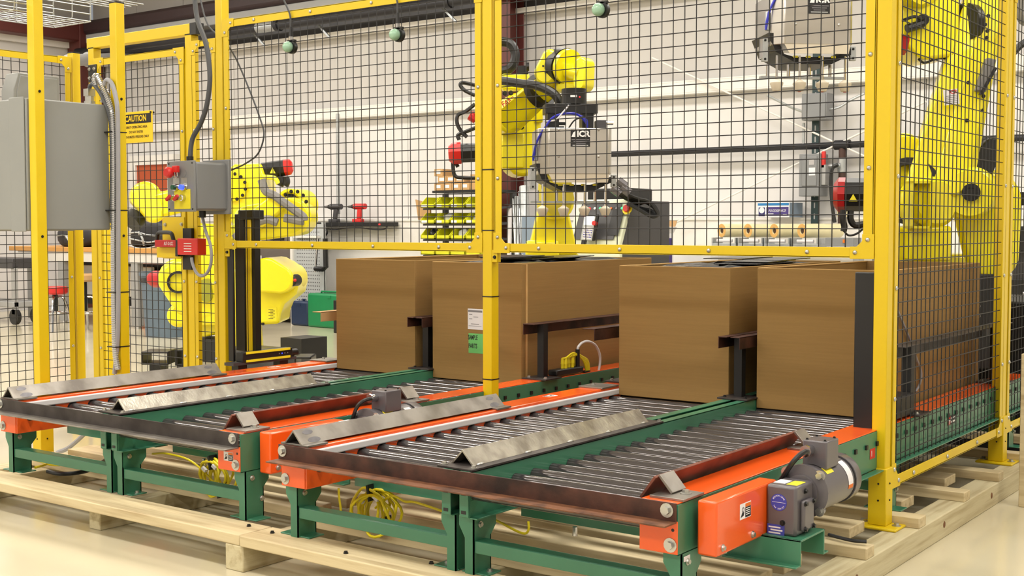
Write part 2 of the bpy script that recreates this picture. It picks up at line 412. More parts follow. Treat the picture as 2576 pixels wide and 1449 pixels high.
# ceiling lamps: the light the shop has
def lamp(i, x, y):
    t = thing('ceiling_lamp', 'long white ceiling lamp hanging over the shop floor', 'lamp', (x, y, LAMP_Z), 'ceiling lamps out of view')
    part(MB().prism([(x-1.22, y-.32, LAMP_Z+.02), (x-1.22, y-.22, LAMP_Z+.09), (x-1.22, y+.22, LAMP_Z+.09), (x-1.22, y+.32, LAMP_Z+.02)], (2.44, 0, 0)), 'housing', 'trim_white', t)
    part(MB().box((x-1.2, y-.30, LAMP_Z+.004), (x+1.2, y+.30, LAMP_Z+.02)), 'diffuser', 'lamp_glow', t)
    for s in (-.9, .9): part(MB().cyl((x+s, y, LAMP_Z+.09), (x+s, y, WH), .006, n=6), 'hanger', 'galv', t)
    ld = bpy.data.lights.new('lamp_light', 'AREA'); ld.shape = 'RECTANGLE'; ld.size = 2.4; ld.size_y = .6; ld.energy = LAMP_W; ld.color = LAMP_COL
    lo = bpy.data.objects.new('lamp_light', ld); COL.objects.link(lo); lo.parent = t; lo.location = (0, 0, -.005); ROOT[lo] = ROOT[t]
for i, (x, y) in enumerate(LAMPS): lamp(i, x, y)
# ================================================================ timber skids
def skid(name, label, x0, x1, beams, slats, plank, loc):
    t = thing(name, label, 'pallet', loc, 'timber skids under the conveyors')
    for (bx0, bx1, by0, by1) in beams:
        o = part(MB().box((bx0, by0, 0), (bx1, by1, .089)), 'beam', 'wood_y', t, bevel=.004)
    for (sx0, sx1, y0, y1) in slats:
        part(MB().box((sx0, y0, .089), (sx1, y1, .127)), 'slat', 'wood_x', t, bevel=.003)
    part(MB().box(*plank), 'plank', 'wood_x', t, bevel=.004)
    return t
SY = [-.47, .045, .575, 1.05, 1.56, 2.06]
sl = [(1.82, 3.565, y, y+.075) for y in SY]+[(1.80, 3.42, y, y+.14) for y in (-1.22, -1.0, -.78, -.24, .28, .80)]
skR = skid('timber_skid', 'pale timber skid under the nearer pair of conveyors', 1.74, 3.57,
     [(1.722, 1.812, -1.545, 2.3), (2.58, 2.67, -1.5, 2.3), (3.465, 3.565, -1.45, 2.3)], sl, ((1.80, -1.55, .089), (3.56, -1.40, .127)), (2.65, .3, 0))
for (bxp, byp) in ((626, 1324), (685, 1341), (1085, 1418), (870, 1392)):
    q = at(bxp, byp, Z=.1275); inst('lag_bolt', BLK, skR, q, axis=(0, 0, 1), scale=(1, 1, 1))
for (x, y) in ((3.5665, -.55), (3.5665, .33), (3.5665, .95)):
    part(MB().lathe((x-.002, y, .05), (1, 0, 0), [(.014, 0), (.012, .0015), (.004, .0025)], 10), 'knot', 'knot', skR)
sl = [(-.10, 1.70, y, y+.14) for y in (-1.15, -.93, -.68, -.2, .35, .9, 1.5)]
skL = skid('timber_skid', 'pale timber skid under the farther pair of conveyors', -.2, 1.7,
     [(.0, .089, -1.44, 2.3), (.856, .926, -1.48, 2.3), (-.20, -.09, -1.35, 2.3)], sl, ((-.05, -1.545, .089), (1.795, -1.40, .127)), (.8, .3, 0))
solo(MB().box((.42, -.62, .127), (.60, -.40, .19)).box((.44, -.60, .19), (.58, -.44, .2)), 'wood_block', 'wood_x', 'short pale timber block under the small grey junction box', 'block', bevel=.003)

# ================================================================ safety fence
FH = 2.36
S = .0508
def post(label, x, y, z0=.089, top=FH, group='yellow fence posts', sleeve=True, base=True, ties=(), name='fence_post', strap_gap=None):
    """2-inch square yellow post, front-left corner at (x, y)"""
    t = thing(name, label, 'post', (x+.025, y+.025, z0), group)
    part(MB().box((x, y, z0+.01), (x+.0508, y+.0508, top)), 'upright', 'fence_yellow', t, bevel=.003)
    part(MB().box((x, y, top), (x+.0508, y+.0508, top+.006)), 'cap', 'black_plastic', t)
    if sleeve:
        sl_ = part(MB().box((x-.008, y-.008, z0+.01), (x+.0588, y+.0588, z0+.215)), 'sleeve', 'fence_yellow', t, bevel=.003)
        for z in (.10, .16):
            inst('set_screw', BLK, sl_, (x+.0588, y+.025, z0+z), axis=(1, 0, 0), scale=(.45, .45, .45)); inst('set_screw', BLK, sl_, (x+.03, y-.008, z0+z), axis=(0, -1, 0), scale=(.45, .45, .45))
    if base:
        part(MB().box((x-.055, y-.04, z0), (x+.106, y+.09, z0+.010)), 'base_plate', 'fence_yellow', t, bevel=.004)
        for dx, dy in ((-.035, .025), (.086, .025)): inst('bolt', HEX, t, (x+dx, y+dy, z0+.010), axis=(0, 0, 1))
    for z in ties:
        part(MB().box((x-.0015, y-.0015, z), (x+.0523, y+.0523, z+.005)), 'cable_tie', 'black_plastic', t)
    return t
PL = post('yellow fence post beside the black light curtain column, left end of the front panels', -.099, -.02, z0=0)
PM = post('yellow fence post strapped with black ties, standing between the two pairs of conveyors', 1.651, -.02, z0=.089, ties=(1.41, 1.175-.03, .855, .49), sleeve=False)
PR = post('yellow corner fence post with a floor plate at the near end of the timber skid', 3.411, -.02)
P2 = post('far yellow fence post on the timber skid at the right edge', 3.411, 1.475)
def wires(o, u, w, nu, nv, u0, v0, lu, lv, nrm, r=.0021):
    """welded mesh in the plane through o: nu wires along w at pitch S from u0, nv along u from v0"""
    m = MB(); u, w, nrm = V(u), V(w), V(nrm); o = V(o)
    for i in range(nu): p = o+u*(u0+i*S); m.cyl(p, p+w*lv, r, n=5, cap=False)
    for j in range(nv): p = o+w*(v0+j*S)+nrm*(2*r); m.cyl(p, p+u*lu, r, n=5, cap=False)
    return m
def fence_panel(label, o, u, nrm, L, H, u0, v0, fw=.038, group='yellow mesh fence panels', cat='fence panel', bolts=True, gusset=.085, name='mesh_fence', skipb=()):
    """framed mesh panel: o = lower corner of the frame's outer face, u along it, nrm outwards to the viewer"""
    o, u, nrm = V(o), V(u), V(nrm); t = thing(name, label, cat, o, group)
    th = nrm*-.022; lip = .004
    def rail(a, du, dv, nm):
        part(MB().obox(a, du, dv, nrm*-lip), nm, 'fence_yellow', t, bevel=.0015)
    rail(o, u*L, Z_*fw, 'bottom_rail'); rail(o+Z_*(H-fw), u*L, Z_*fw, 'top_rail')
    rail(o+Z_*fw, u*fw, Z_*(H-2*fw), 'stile'); rail(o+u*(L-fw)+Z_*fw, u*fw, Z_*(H-2*fw), 'stile')
    e = MB()   # returned outer legs of the angle frame
    e.obox(o, u*L, Z_*lip, th).obox(o+Z_*(H-lip), u*L, Z_*lip, th).obox(o, u*lip, Z_*H, th).obox(o+u*(L-lip), u*lip, Z_*H, th)
    part(e, 'frame_return', 'fence_yellow', t)
    g = gusset
    for (cx, cz, su, sv) in ((0, 0, 1, 1), (L, 0, -1, 1), (0, H, 1, -1), (L, H, -1, -1)):
        c = o+u*cx+Z_*cz+nrm*.0005
        a, b = u*su, Z_*sv
        poly = [c-a*.004-b*.004, c+a*g-b*.004, c+a*g+b*(fw+.002), c+a*(fw+.022)+b*(fw+.002), c+a*(fw+.002)+b*(fw+.022), c+a*(fw+.002)+b*g, c-a*.004+b*g]
        gp = part(MB().prism(poly, nrm*.003), 'corner_gusset', 'fence_yellow', t, bevel=.001)
        if bolts:
            inst('bolt', DOME, gp, c+a*(g-.02)+b*.019+nrm*.003, axis=nrm); inst('bolt', DOME, gp, c+a*.019+b*(g-.02)+nrm*.003, axis=nrm)
    if bolts:
        n = max(1, round((L-.45)/.402))
        ks = [.236+k*.402 for k in range(int((L-.3)/.402)+1) if .236+k*.402 < L-.15] if L > .8 else []
        for k in ks:
            for zz in (.019, H-.019): inst('bolt', DOME, t, o+u*k+Z_*zz+nrm*.001, axis=nrm)
        ks = [.32+k*.40 for k in range(int(H/.40)) if .32+k*.4 < H-.2]
        for k in ks:
            for uu in (.019, L-.019): inst('bolt', DOME, t, o+u*uu+Z_*k+nrm*.001, axis=nrm)
    nu = int((L-u0-.03)/S)+1; nv = int((H-v0-.03)/S)+1
    part(wires(o-nrm*.018+Z_*.01, u, Z_, nu, nv, u0, v0-.01, L-.02, H-.02, nrm), 'wire_mesh', 'black_wire', t, kind='stuff')
    return t
FB, FT = 1.053, 2.223
fence_panel('wide yellow mesh panel hung between the light curtain post and the strapped post', (-.040, -.02, FB), X_, -Y_, 1.688, FT-FB, .040, 1.157-FB)
fence_panel('wide yellow mesh panel hung between the strapped post and the near corner post', (1.717, -.02, FB), X_, -Y_, 1.690, FT-FB, .056, 1.157-FB)
# brackets that hang the panels
for (x, y0) in ((1.700, 1), (-.045, 1), ):
    br = solo(MB().box((x, -.018, FB-.045), (x+.03, .01, FB+.01)), 'panel_bracket', 'fence_yellow', 'small yellow bracket under the panel corner at the %s' % ('strapped post' if x > 1 else 'light curtain post'), 'bracket', bevel=.003)
    inst('bolt', BLK, br, (x+.017, -.018, FB-.022), axis=(0, -1, 0))
fence_panel('tall yellow mesh side panel over the timber skid, at the right', (3.462, .045, .224), Y_, X_, 1.425, 2.03, .045, .055)
fence_panel('yellow mesh side panel beyond the far post at the right edge', (3.462, 1.545, .224), Y_, X_, 1.425, 2.03, .045, .055)
# black filler strip beside the corner post
solo(MB().box((3.335, -.004, .436), (3.408, .012, 1.001)), 'filler_strip', 'black_plastic', 'black strip filling the gap beside the near corner post', 'panel', bevel=.004)

# ---- gate and posts at the left
post('yellow gate post on the latch side carrying the red interlock', -.343, -.02, z0=0, top=2.174)
post('yellow gate post on the hinge side with black hinges', -1.193, -.02, z0=0, top=2.174)
fence_panel('narrow yellow mesh panel between the latch post and the light curtain post', (-.291, -.02, .15), X_, -Y_, .190, 1.985, .060, .05, fw=.030, bolts=True, gusset=.07)
gt = fence_panel('yellow mesh gate leaf with the caution sign', (-1.130, -.024, .15), X_, -Y_, .782, 1.96, .060, .05, fw=.038, cat='gate', name='mesh_gate', group=None)
for z in (1.32, 1.98):
    h = part(MB().box((-1.175, -.034, z), (-1.10, -.026, z+.10)), 'hinge', 'black_plastic', gt, bevel=.003)
    for dx, dz in ((.015, .025), (.015, .075), (.06, .025), (.06, .075)): inst('screw', HEXS, h, (-1.175+dx, -.034, z+dz), axis=(0, -1, 0))
ln = thing('gate_lintel', 'yellow beam with black end cap spanning over the gate', 'beam', (-.75, 0, 2.17))
part(MB().box((-1.205, -.02, 2.175), (-.262, .031, 2.233)), 'beam', 'fence_yellow', ln, bevel=.003)
part(MB().box((-.300, -.0215, 2.1735), (-.250, .0325, 2.2345)), 'end_cap', 'black_plastic', ln)
post('yellow fence post at the corner of the small left pen, behind the grey enclosure', -1.392, -.02, z0=0, top=2.165)
fence_panel('yellow mesh panel of the small left pen, behind the grey enclosure', (-1.345, -.03, .15), -Y_, X_, 1.45, 1.985, .06, .05)
q = at(259, 700, d=9.4)
post('yellow post standing farther back behind the gate', q.x, q.y, z0=0, top=2.0, base=False, sleeve=False)
# ---- caution sign on the gate
cs = thing('caution_sign', 'yellow and black caution sign hung on the gate mesh', 'sign', at(351, 317, Y=-.045))
A = at(383, 277, Y=-.05); Bq = at(379, 357, Y=-.05); sw = .285; sh = A.z-Bq.z
o = V((A.x-sw/2, -.05, (A.z+Bq.z)/2))
part(MB().box((A.x-sw, -.05, Bq.z), (A.x, -.046, A.z)), 'panel', 'sign_yellow', cs, bevel=.003)
plate(cs, 'header', 'label_black', o+Z_*(sh*.27)-Y_*.0005, X_, Z_, sw*.92, sh*.30, .0008)
text('CAUTION', sh*.27, 'sign_yellow', cs, o+Z_*(sh*.27)-Y_*.0016, X_, Z_, sx=.9, bold=.0012)
for k, s in enumerate(('ROBOT OPERATING AREA', 'DO NOT ENTER', 'AUTHORIZED PERSONS ONLY')):
    text(s, sh*.115, 'ink', cs, o+Z_*(sh*(.0-.155*k))-Y_*.0008, X_, Z_, sx=.84)
part(MB().cyl((A.x-.012, -.055, A.z-.01), (A.x-.012, -.03, A.z-.01), .006, n=8), 'wire_tie', 'black_plastic', cs)
# ---- safety interlock
il = thing('gate_interlock', 'red gate interlock with black grab handle on yellow plates', 'interlock', at(450, 640, Y=-.04))
def ybox(x0, y0, x1, y1, Yf, Yb):
    a, b = at(x0, y1, Y=Yf), at(x1, y0, Y=Yf); return MB().box((a.x, Yf, a.z), (b.x, Yb, b.z))
part(ybox(409, 546, 463, 650, -.030, -.024), 'latch_plate', 'fence_yellow', il, bevel=.006)
part(ybox(394, 622, 455, 648, -.07, -.064), 'lower_plate', 'fence_yellow', il, bevel=.01)
part(ybox(460, 574, 481, 612, -.04, -.022), 'mount_block', 'black_plastic', il)
part(ybox(460, 640, 481, 678, -.04, -.022), 'mount_block', 'black_plastic', il)
part(ybox(389, 604, 441, 621, -.10, -.05), 'tongue_arm', 'red_dark', il, bevel=.003)
body = part(ybox(446, 600, 496, 641, -.10, -.04), 'switch_body', 'red_plastic', il, bevel=.004)
part(ybox(441, 604, 447, 645, -.098, -.05), 'collar', 'black_plastic', il)
hp = [at(x, y, Y=-.08) for x, y in ((394, 605), (397, 589), (404, 585), (424, 585), (432, 589), (437, 606))]
part(MB().tube(bez(hp, 4), .011), 'grab_handle', 'black_plastic', il)
ac, bc = at(424, 613, Y=-.1005), at(472, 622, Y=-.1005)
text('AUT-O-LOC', .027, 'ink_white', il, ac, X_, Z_, sx=.52)
for k in range(4): plate(body, 'print_line', 'ink_white', bc+Z_*(.02-.014*k)-Y_*.0005, X_, Z_, .06, .004, .0004)
for (x, y) in ((416, 565), (457, 564), (418, 636)): inst('screw', HEXS, il, at(x, y, Y=-.031), axis=(0, -1, 0))
# ---- operator box on the latch post
ob = thing('operator_box', 'grey operator box with red stop button and lit blue button on the gate post', 'control box', at(480, 470, Y=-.12))
fY = -.26
a, b = at(422, 533, Y=fY), at(488, 403, Y=fY)
bx0, bx1, bz0, bz1 = a.x, b.x, a.z, b.z
part(MB().box((bx0, fY, bz0), (bx1, fY+.012, bz1)), 'front_plate', 'box_grey', ob, bevel=.002)
part(MB().box((bx0+.006, fY+.012, bz0+.006), (bx1-.004, -.03, bz1-.006)), 'body', 'box_grey', ob, bevel=.012)
part(MB().box((bx0+.02, -.05, bz0-.012), (bx1+.012, -.03, bz1+.012)), 'mount_flange', 'box_grey', ob, bevel=.003)
W_, H_ = bx1-bx0, bz1-bz0
def fp(u, v): return V((bx0+W_*u, fY, bz0+H_*v))
p = fp(.30, .77); es = part(MB().lathe(p, (0, -1, 0), [(.018, 0), (.018, .03), (.028, .034), (.028, .05), (.020, .058)], 16), 'stop_button', 'red_plastic', ob)
p = fp(.45, .80); part(MB().box(p+V((-.016, -.035, -.008)), p+V((.02, -.012, .026))), 'padlock', 'red_plastic', ob, bevel=.003)
part(MB().tube(bez([p+V((-.008, -.023, -.006)), p+V((-.006, -.02, -.03)), p+V((.008, -.02, -.03)), p+V((.012, -.023, -.006))], 4), .004), 'shackle', 'chrome', ob)
p = fp(.62, .76); part(MB().cyl(p, p-Y_*.002, .02, n=18), 'blank_plug', 'box_grey', ob)
for u, mt in ((.34, 'green_button'), (.64, 'blue_light')):
    p = fp(u, .48)
    plate(ob, 'legend_plate', 'zinc', p+Z_*.018-Y_*.0, X_, Z_, .046, .06, .002)
    bz_ = part(MB().pipe(p, p-Y_*.016, .019, .0125, 18), 'bezel', 'chrome', ob)
    part(MB().cyl(p, p-Y_*.028, .0125, n=16), 'push_button', mt, ob)
p = fp(.56, .25)
plate(ob, 'yellow_legend', 'label_yellow', p, X_, Z_, .125, .10, .002)
for u in (.34, .62):
    p = fp(u, .27)
    kn = part(MB().lathe(p, (0, -1, 0), [(.017, 0), (.017, .02), (.012, .024), (.012, .045)], 14), 'selector', 'chrome', ob)
    part(MB().cbox(p-Y_*.052, V((.03, 0, .022)), V((0, .012, 0)), V((-.008, 0, .011))), 'selector_knob', 'red_plastic', kn)
for u, v in ((.93, .95), (.93, .05), (.07, .95), (.07, .05)): inst('screw', BLK, ob, fp(u, v), axis=(0, -1, 0), scale=(.5, .5, .5))
g0 = V((at(478, 402, Y=-.15).x, -.15, bz1-.006)); g1 = V((at(509, 535, Y=-.10).x, -.10, bz0+.006))
part(MB().cyl(g0, g0+Z_*.035, .018, n=12), 'cable_gland', 'black_plastic', ob)
part(MB().cyl(g1, g1-Z_*.035, .018, n=12), 'cable_gland', 'black_plastic', ob)
cb = [g0+Z_*.03]+[at(x, y, Y=-.14) for x, y in ((484, 350), (505, 310), (521, 260), (528, 190), (518, 110), (497, 50), (488, -20))]
solo(MB().tube(bez(cb), .0125, 10), 'control_cable', 'dark_cable', 'thick grey cable rising from the operator box out of view', 'cable')
cb = [g1-Z_*.03]+[at(x, y, Y=-.12) for x, y in ((517, 580), (530, 620), (531, 660), (522, 685), (508, 694), (494, 686), (484, 662), (482, 648))]
solo(MB().tube(bez(cb), .008, 10), 'interlock_cable', 'grey_cable', 'thin grey cable looping from the operator box to the red interlock', 'cable')

# ---- cabinet stand, enclosure, conduits
CXP = -.165
post('tall yellow stand post in front of the large grey enclosure, under the wire tray', CXP, -1.055, z0=.089, top=2.6, group='enclosure stand posts', name='stand_post')
post('yellow stand post beside the steel conduit at the back of the grey enclosure', CXP, -.615, z0=.089, top=at(302, 6, Y=-.6).z, group='enclosure stand posts', name='stand_post')
en = thing('electrical_enclosure', 'large plain grey electrical enclosure mounted behind two yellow posts', 'enclosure', (-.35, -.84, 1.15))
part(MB().box((-.46, -1.063, 1.148), (-.172, -.622, 1.752)), 'body', 'cabinet_grey', en, bevel=.006)
part(MB().box((-.475, -1.063, 1.143), (-.462, -.622, 1.757)), 'door', 'cabinet_grey', en, bevel=.005)
part(MB().box((-.30, -1.07, 1.142), (-.182, -1.064, 1.758)), 'side_flange', 'cabinet_grey', en, bevel=.003)
for y in (-1.03, -.59):
    for z in (1.12, 1.78): inst('bolt', BLK, en, (CXP+.051, y+.0, z), axis=(1, 0, 0), scale=(.8, .8, .8))
eX = -1.22
ya, yb_, yc = at(34, 243, X=eX).y, at(150, 243, X=eX).y, at(46, 190, X=eX).y
zl, zt0, zs_ = at(90, 300, X=eX).z, at(90, 187, X=eX).z, at(34, 225, X=eX).z
e2 = thing('small_enclosure', 'small grey enclosure with a sloping corner mounted on the left pen mesh', 'enclosure', (eX, ya, zl))
part(MB().prism([(eX, ya, zl), (eX, yb_, zl), (eX, yb_, zt0), (eX, yc, zt0), (eX, ya, zs_)], (-.118, 0, 0)), 'body', 'cabinet_grey', e2, bevel=.004)
part(MB().prism([(eX+.004, ya+.02, zl+.02), (eX+.004, yb_-.015, zl+.02), (eX+.004, yb_-.015, zt0-.015), (eX+.004, yc+.01, zt0-.015), (eX+.004, ya+.02, zs_-.01)], (-.006, 0, 0)), 'door', 'cabinet_grey', e2, bevel=.002)
# steel flexible conduit + grey + black hoses down the stand post
pth = [at(x, y, Y=-.634) for x, y in ((241, 215), (238, 196), (246, 194), (262, 225), (276, 262), (283, 300), (286, 400), (286, 600), (287, 760), (290, 880), (297, 930))]
pp = bez(pth, 14)
fc = MB().tube(pp, .0125, 10)
fo = thing('steel_conduit', 'shiny ribbed steel conduit strapped to the stand post', 'conduit', pth[-1])
part(fc, 'core', 'galv', fo)
rib = MB(); acc = 0
for i in range(len(pp)-1):
    p, q = pp[i], pp[i+1]; L = (q-p).length
    while acc < L:
        c = p.lerp(q, acc/L); t = (q-p).normalized(); rib.cyl(c-t*.003, c+t*.003, .0155, n=10); acc += .0105
    acc -= L
part(rib, 'ribs', 'chrome', fo, kind='stuff')
pth = [at(x, y, Y=-.630) for x, y in ((258, 258), (262, 215), (270, 201), (282, 212), (292, 250), (296, 300), (297, 500), (297, 800), (292, 900), (288, 940))]
solo(MB().tube(bez(pth), .011, 10), 'grey_conduit', 'grey_cable', 'smooth grey hose beside the ribbed steel conduit', 'hose')
pth = [at(x, y, Y=-.640) for x, y in ((224, 240), (226, 218), (234, 212), (244, 222), (258, 245), (275, 290), (281, 360), (281, 560))]
solo(MB().tube(bez(pth), .010, 10), 'black_conduit', 'dark_cable', 'dark hose arching out of the enclosure top beside the steel conduit', 'hose')
gl = at(225, 245, Y=-.645)
solo(MB().cyl((gl.x, gl.y, 1.752), (gl.x, gl.y, 1.775), .026, n=12).cyl((gl.x, gl.y, 1.775), (gl.x, gl.y, 1.80), .021, n=6).box((gl.x-.02, gl.y-.02, 1.80), (gl.x+.02, gl.y+.02, 1.835)), 'conduit_fitting', 'zinc', 'metal conduit fitting on top of the large grey enclosure', 'fitting')
for k, y in enumerate((331, 530, 738, 876)):
    a = at(300, y, Y=-.65); z = a.z
    solo(MB().box((CXP-.012, -.650, z), (CXP+.0525, -.615+.0528, z+.005)), 'cable_tie', 'black_plastic', 'black cable tie round conduit and stand post, number %s from the top' % ('one', 'two', 'three', 'four')[k], 'cable tie')
# wire basket tray at the top left
tr = thing('wire_tray', 'galvanised wire basket tray hanging at the top left corner', 'cable tray', at(100, 60, d=5.0))
tz = at(200, 62, X=-.32).z
m = MB(); x0, x1 = -.50, -.20; ye = at(228, 50, X=-.20).y
for i in range(7): xx = x0+(x1-x0)*i/6; m.cyl((xx, -1.6, tz), (xx, ye, tz), .0035, n=6)
for zz in (.035, .07, .105):
    for xx in (x0, x1): m.cyl((xx, -1.6, tz+zz), (xx, ye, tz+zz), .0035, n=6)
yy = ye
while yy > -1.6:
    m.tube([(x0, yy, tz+.105), (x0, yy, tz+.01), (x0+.01, yy, tz), (x1-.01, yy, tz), (x1, yy, tz+.01), (x1, yy, tz+.105)], .003, 6); yy -= .10
part(m, 'basket', 'galv', tr, kind='stuff')
m = MB(); zz = at(250, 3, X=-.35).z
for i in range(5): m.cyl((-.45+.05*i, -.95, zz), (-.45+.05*i, -.35, zz), .0035, n=6)
for i in range(6): m.cyl((-.45, -.95+.1*i, zz), (-.25, -.95+.1*i, zz), .003, n=6)
part(m, 'upper_run', 'galv', tr, kind='stuff')
# ================================================================ roller conveyors (coordinates of the nearer pair; ox, oy move the farther pair)
PITCHR = .1016; RAX = .377; RR = .0242; YEND = 2.02
def warn_label(parent, o, right, up, sc=1.0):
    """small machine-warning label: white pictogram half, black text half with orange head"""
    R, U = V(right).normalized(), V(up).normalized(); Nn = R.cross(U); o = V(o)
    pl = plate(parent, 'warning_label', 'paper', o, R, U, .050*sc, .032*sc, .0006, label='white, black and orange warning label')
    plate(parent, 'label_text_field', 'label_black', o+R*.0115*sc-U*.004*sc+Nn*.0006, R, U, .025*sc, .021*sc, .0004)
    plate(parent, 'label_header', 'label_orange', o+R*.0115*sc+U*.0105*sc+Nn*.0006, R, U, .025*sc, .007*sc, .0004)
    for k in range(4): plate(parent, 'label_line', 'ink_white', o+R*.011*sc+U*(.003-.004*k)*sc+Nn*.001, R, U, (.021-.003*(k % 2))*sc, .0014*sc, .0003)
    g = MB().pipe(o-R*.011*sc+U*.003*sc+Nn*.0006, o-R*.011*sc+U*.003*sc+Nn*.0010, .006*sc, .003*sc, 12)
    part(g, 'label_pictogram', 'ink_grey', parent)
    part(MB().prism([o-R*.022*sc-U*.012*sc+Nn*.0006, o-R*.008*sc-U*.009*sc+Nn*.0006, o-R*.006*sc-U*.002*sc+Nn*.0006, o-R*.015*sc-U*.002*sc+Nn*.0006], Nn*.0004), 'label_hand', 'ink', parent)
roller_me = {}
for nm, (x0, x1) in dict(L=(2.046, 2.626), R=(2.733, 3.335)).items():
    m = MB().cyl((x0, 0, 0), (x1, 0, 0), RR, n=22)
    roller_me[nm] = m.mesh('roller', 'roller_steel')
cut_me = MB().cyl((0, 0, 0), (.0012, 0, 0), .0285, n=22).mesh('cutout', 'black_metal')
ax_me = MB().box((0, -.008, -.008), (.007, .008, .008)).mesh('axle_end', 'black_metal')
def leg(t, x, y, side, zt=.30, fl=.060, fr=.045):
    """folded leg: upright channel with flared top bracket and foot; side = +1 web on the right of the front flange"""
    m = MB(); s = side; z0 = .127
    xa, xb = x, x+.034*s
    m.box((xa, y, z0), (xb, y+.004, .235)).box((xb-.004*s, y, z0), (xb, y+.085, .235)).box((xa, y+.081, z0), (xb, y+.085, .235))
    # flared bracket
    m.prism([(xa, y, .235), (xb, y, .235), (xb+.0*s, y, zt), (xa-.022*s, y, zt), (xa-.022*s, y, .272)], (0, .004, 0))
    m.prism([(xb-.004*s, y-.0, .235), (xb-.004*s, y+.085, .235), (xb-.004*s, y+.110, .262), (xb-.004*s, y+.110, zt), (xb-.004*s, y-.0, zt)], (.004*s, 0, 0))
    o = part(m, 'leg', 'green_paint', t)
    part(MB().box((xa-fl*s, y+.008, z0), (xb+fr*s, y+.078, z0+.005)), 'foot', 'green_paint', o, bevel=.002)
    inst('bolt', HEXS, o, ((xa-.035*s) if fl > .03 else xb+.025*s, y+.045, z0+.005), axis=(0, 0, 1))
    for yy, zz in ((.03, .275), (.075, .195)): inst('bolt', HEXS, o, (xb+.0005*s, y+yy, zz), axis=(s, 0, 0))
def lane_left(ox, oy, label, wl):
    t = thing('roller_conveyor', label, 'conveyor', (2.33+ox, .3+oy, .127), 'powered roller conveyors')
    F = -1.475+oy
    def B(a, b): return MB().box((a[0]+ox, a[1]+oy, a[2]), (b[0]+ox, b[1]+oy, b[2]))
    ch = part(B((1.930, -1.475, .300), (2.045, YEND, .440)), 'side_channel', 'orange_paint', t, bevel=.004, label='orange side channel')
    part(B((1.932, -1.479, .302), (2.041, -1.4752, .39)), 'end_plate', 'orange_paint', ch, bevel=.002)
    inst('bolt', HEXL, ch, (1.951+ox, -1.479+oy, .327), axis=(0, -1, 0))
    part(B((2.0455, -1.44, .404), (2.060, YEND, .430)), 'wear_strip', 'white_plastic', t, bevel=.005)
    g = part(B((2.627, -1.475, .300), (2.630, YEND, .440)).box((2.627+ox, F, .436), (2.665+ox, YEND+oy, .440)).box((2.627+ox, F, .300), (2.665+ox, YEND+oy, .304)), 'side_channel', 'green_paint', t, bevel=.0018, label='green side channel')
    n = int((YEND-.05+1.41)/PITCHR)
    for k in range(n+1):
        y = -1.410+k*PITCHR
        inst('roller', roller_me['L'], t, (ox, y+oy, RAX)); inst('cutout', cut_me, ch, (2.045+ox, y+oy, RAX))
    # slotted end bracket
    sb = part(B((2.628, -1.481, .303), (2.663, -1.4755, .392)), 'end_bracket', 'green_paint', t, bevel=.003)
    for z in (.318, .374): part(B((2.636, -1.4818, z-.005), (2.654, -1.4812, z+.005)), 'slot', 'black_metal', sb)
    for y in (-1.455, .1, 1.7):
        leg(t, 1.949+ox, y+oy, 1); leg(t, 2.628+ox, y+oy, 1, fr=.004)
        cm = part(MB().box((1.983+ox, y+.004+oy, .192), (2.630+ox, y+.010+oy, .229)).box((1.983+ox, y+.010+oy, .225), (2.630+ox, y+.055+oy, .229)), 'cross_member', 'green_paint', t, bevel=.0015)
    part(B((2.02, -1.22, .268), (2.628, -1.215, .300)).box((2.02+ox, -1.215+oy, .268), (2.628+ox, -1.16+oy, .272)), 'cross_tie', 'green_paint', t)
    part(MB().cyl((2.02+ox, -1.18+oy, .285), (2.63+ox, -1.18+oy, .285), .006, n=8), 'tie_rod', 'zinc', t)
    # inverted-V deflector over the orange channel
    V_defl(t, 1.984+ox, -1.475+oy, -.36+oy, 'raw_steel', .042, welds=True)
    pp_ = part(B((1.925, -1.474, .440), (2.052, -1.38, .447)), 'mounting_plate', 'raw_steel', t, bevel=.001)
    inst('bolt', HEXS, pp_, (1.945+ox, -1.41+oy, .447), axis=(0, 0, 1))
    part(B((1.925, -.44, .440), (2.052, -.35, .447)), 'mounting_plate', 'raw_steel', t, bevel=.001)
    pp_ = part(B((1.925, .33, .440), (2.052, .47, .447)), 'mounting_plate', 'raw_steel', t, bevel=.001)
    inst('bolt', HEXS, pp_, (1.96+ox, .40+oy, .447), axis=(0, 0, 1))
    warn_label(t, (1.985+ox, .02+oy, .4402), -Y_, X_, 1.2)
    return t
def V_defl(parent, xc, y0, y1, mat, hw, welds=False, z0=.447):
    """inverted V of steel angle lying along Y"""
    h = .046; th = .006
    m = MB()
    m.prism([(xc-hw, y0, z0), (xc-hw+th*1.4, y0, z0), (xc, y0, z0+h-th*1.4), (xc+hw-th*1.4, y0, z0), (xc+hw, y0, z0), (xc, y0, z0+h)], (0, y1-y0, 0))
    o = part(m, 'deflector', mat, parent, bevel=.0008, label='bare steel inverted-V deflector')
    if welds:
        n_ = V((hw, 0, h)).cross(Y_).normalized(); n_ = V((h, 0, hw)).normalized(); s_ = V((hw, 0, -h)).normalized()
        for yy, f, r in ((.055, .28, .018), (.065, .80, .022), (y1-y0-.06, .28, .018), (y1-y0-.055, .80, .022)):
            c = V((xc, y0+yy, z0+h))+s_*(f*math.hypot(hw, h))
            m = MB(); k = 18
            m.prism([c+Y_*(r*1.3*math.cos(2*math.pi*i/k))+s_*(r*.5*math.sin(2*math.pi*i/k)) for i in range(k)], n_*.0005)
            part(m, 'weld_mark', 'weld_burn', o, label='dark oval weld burn')
    return o
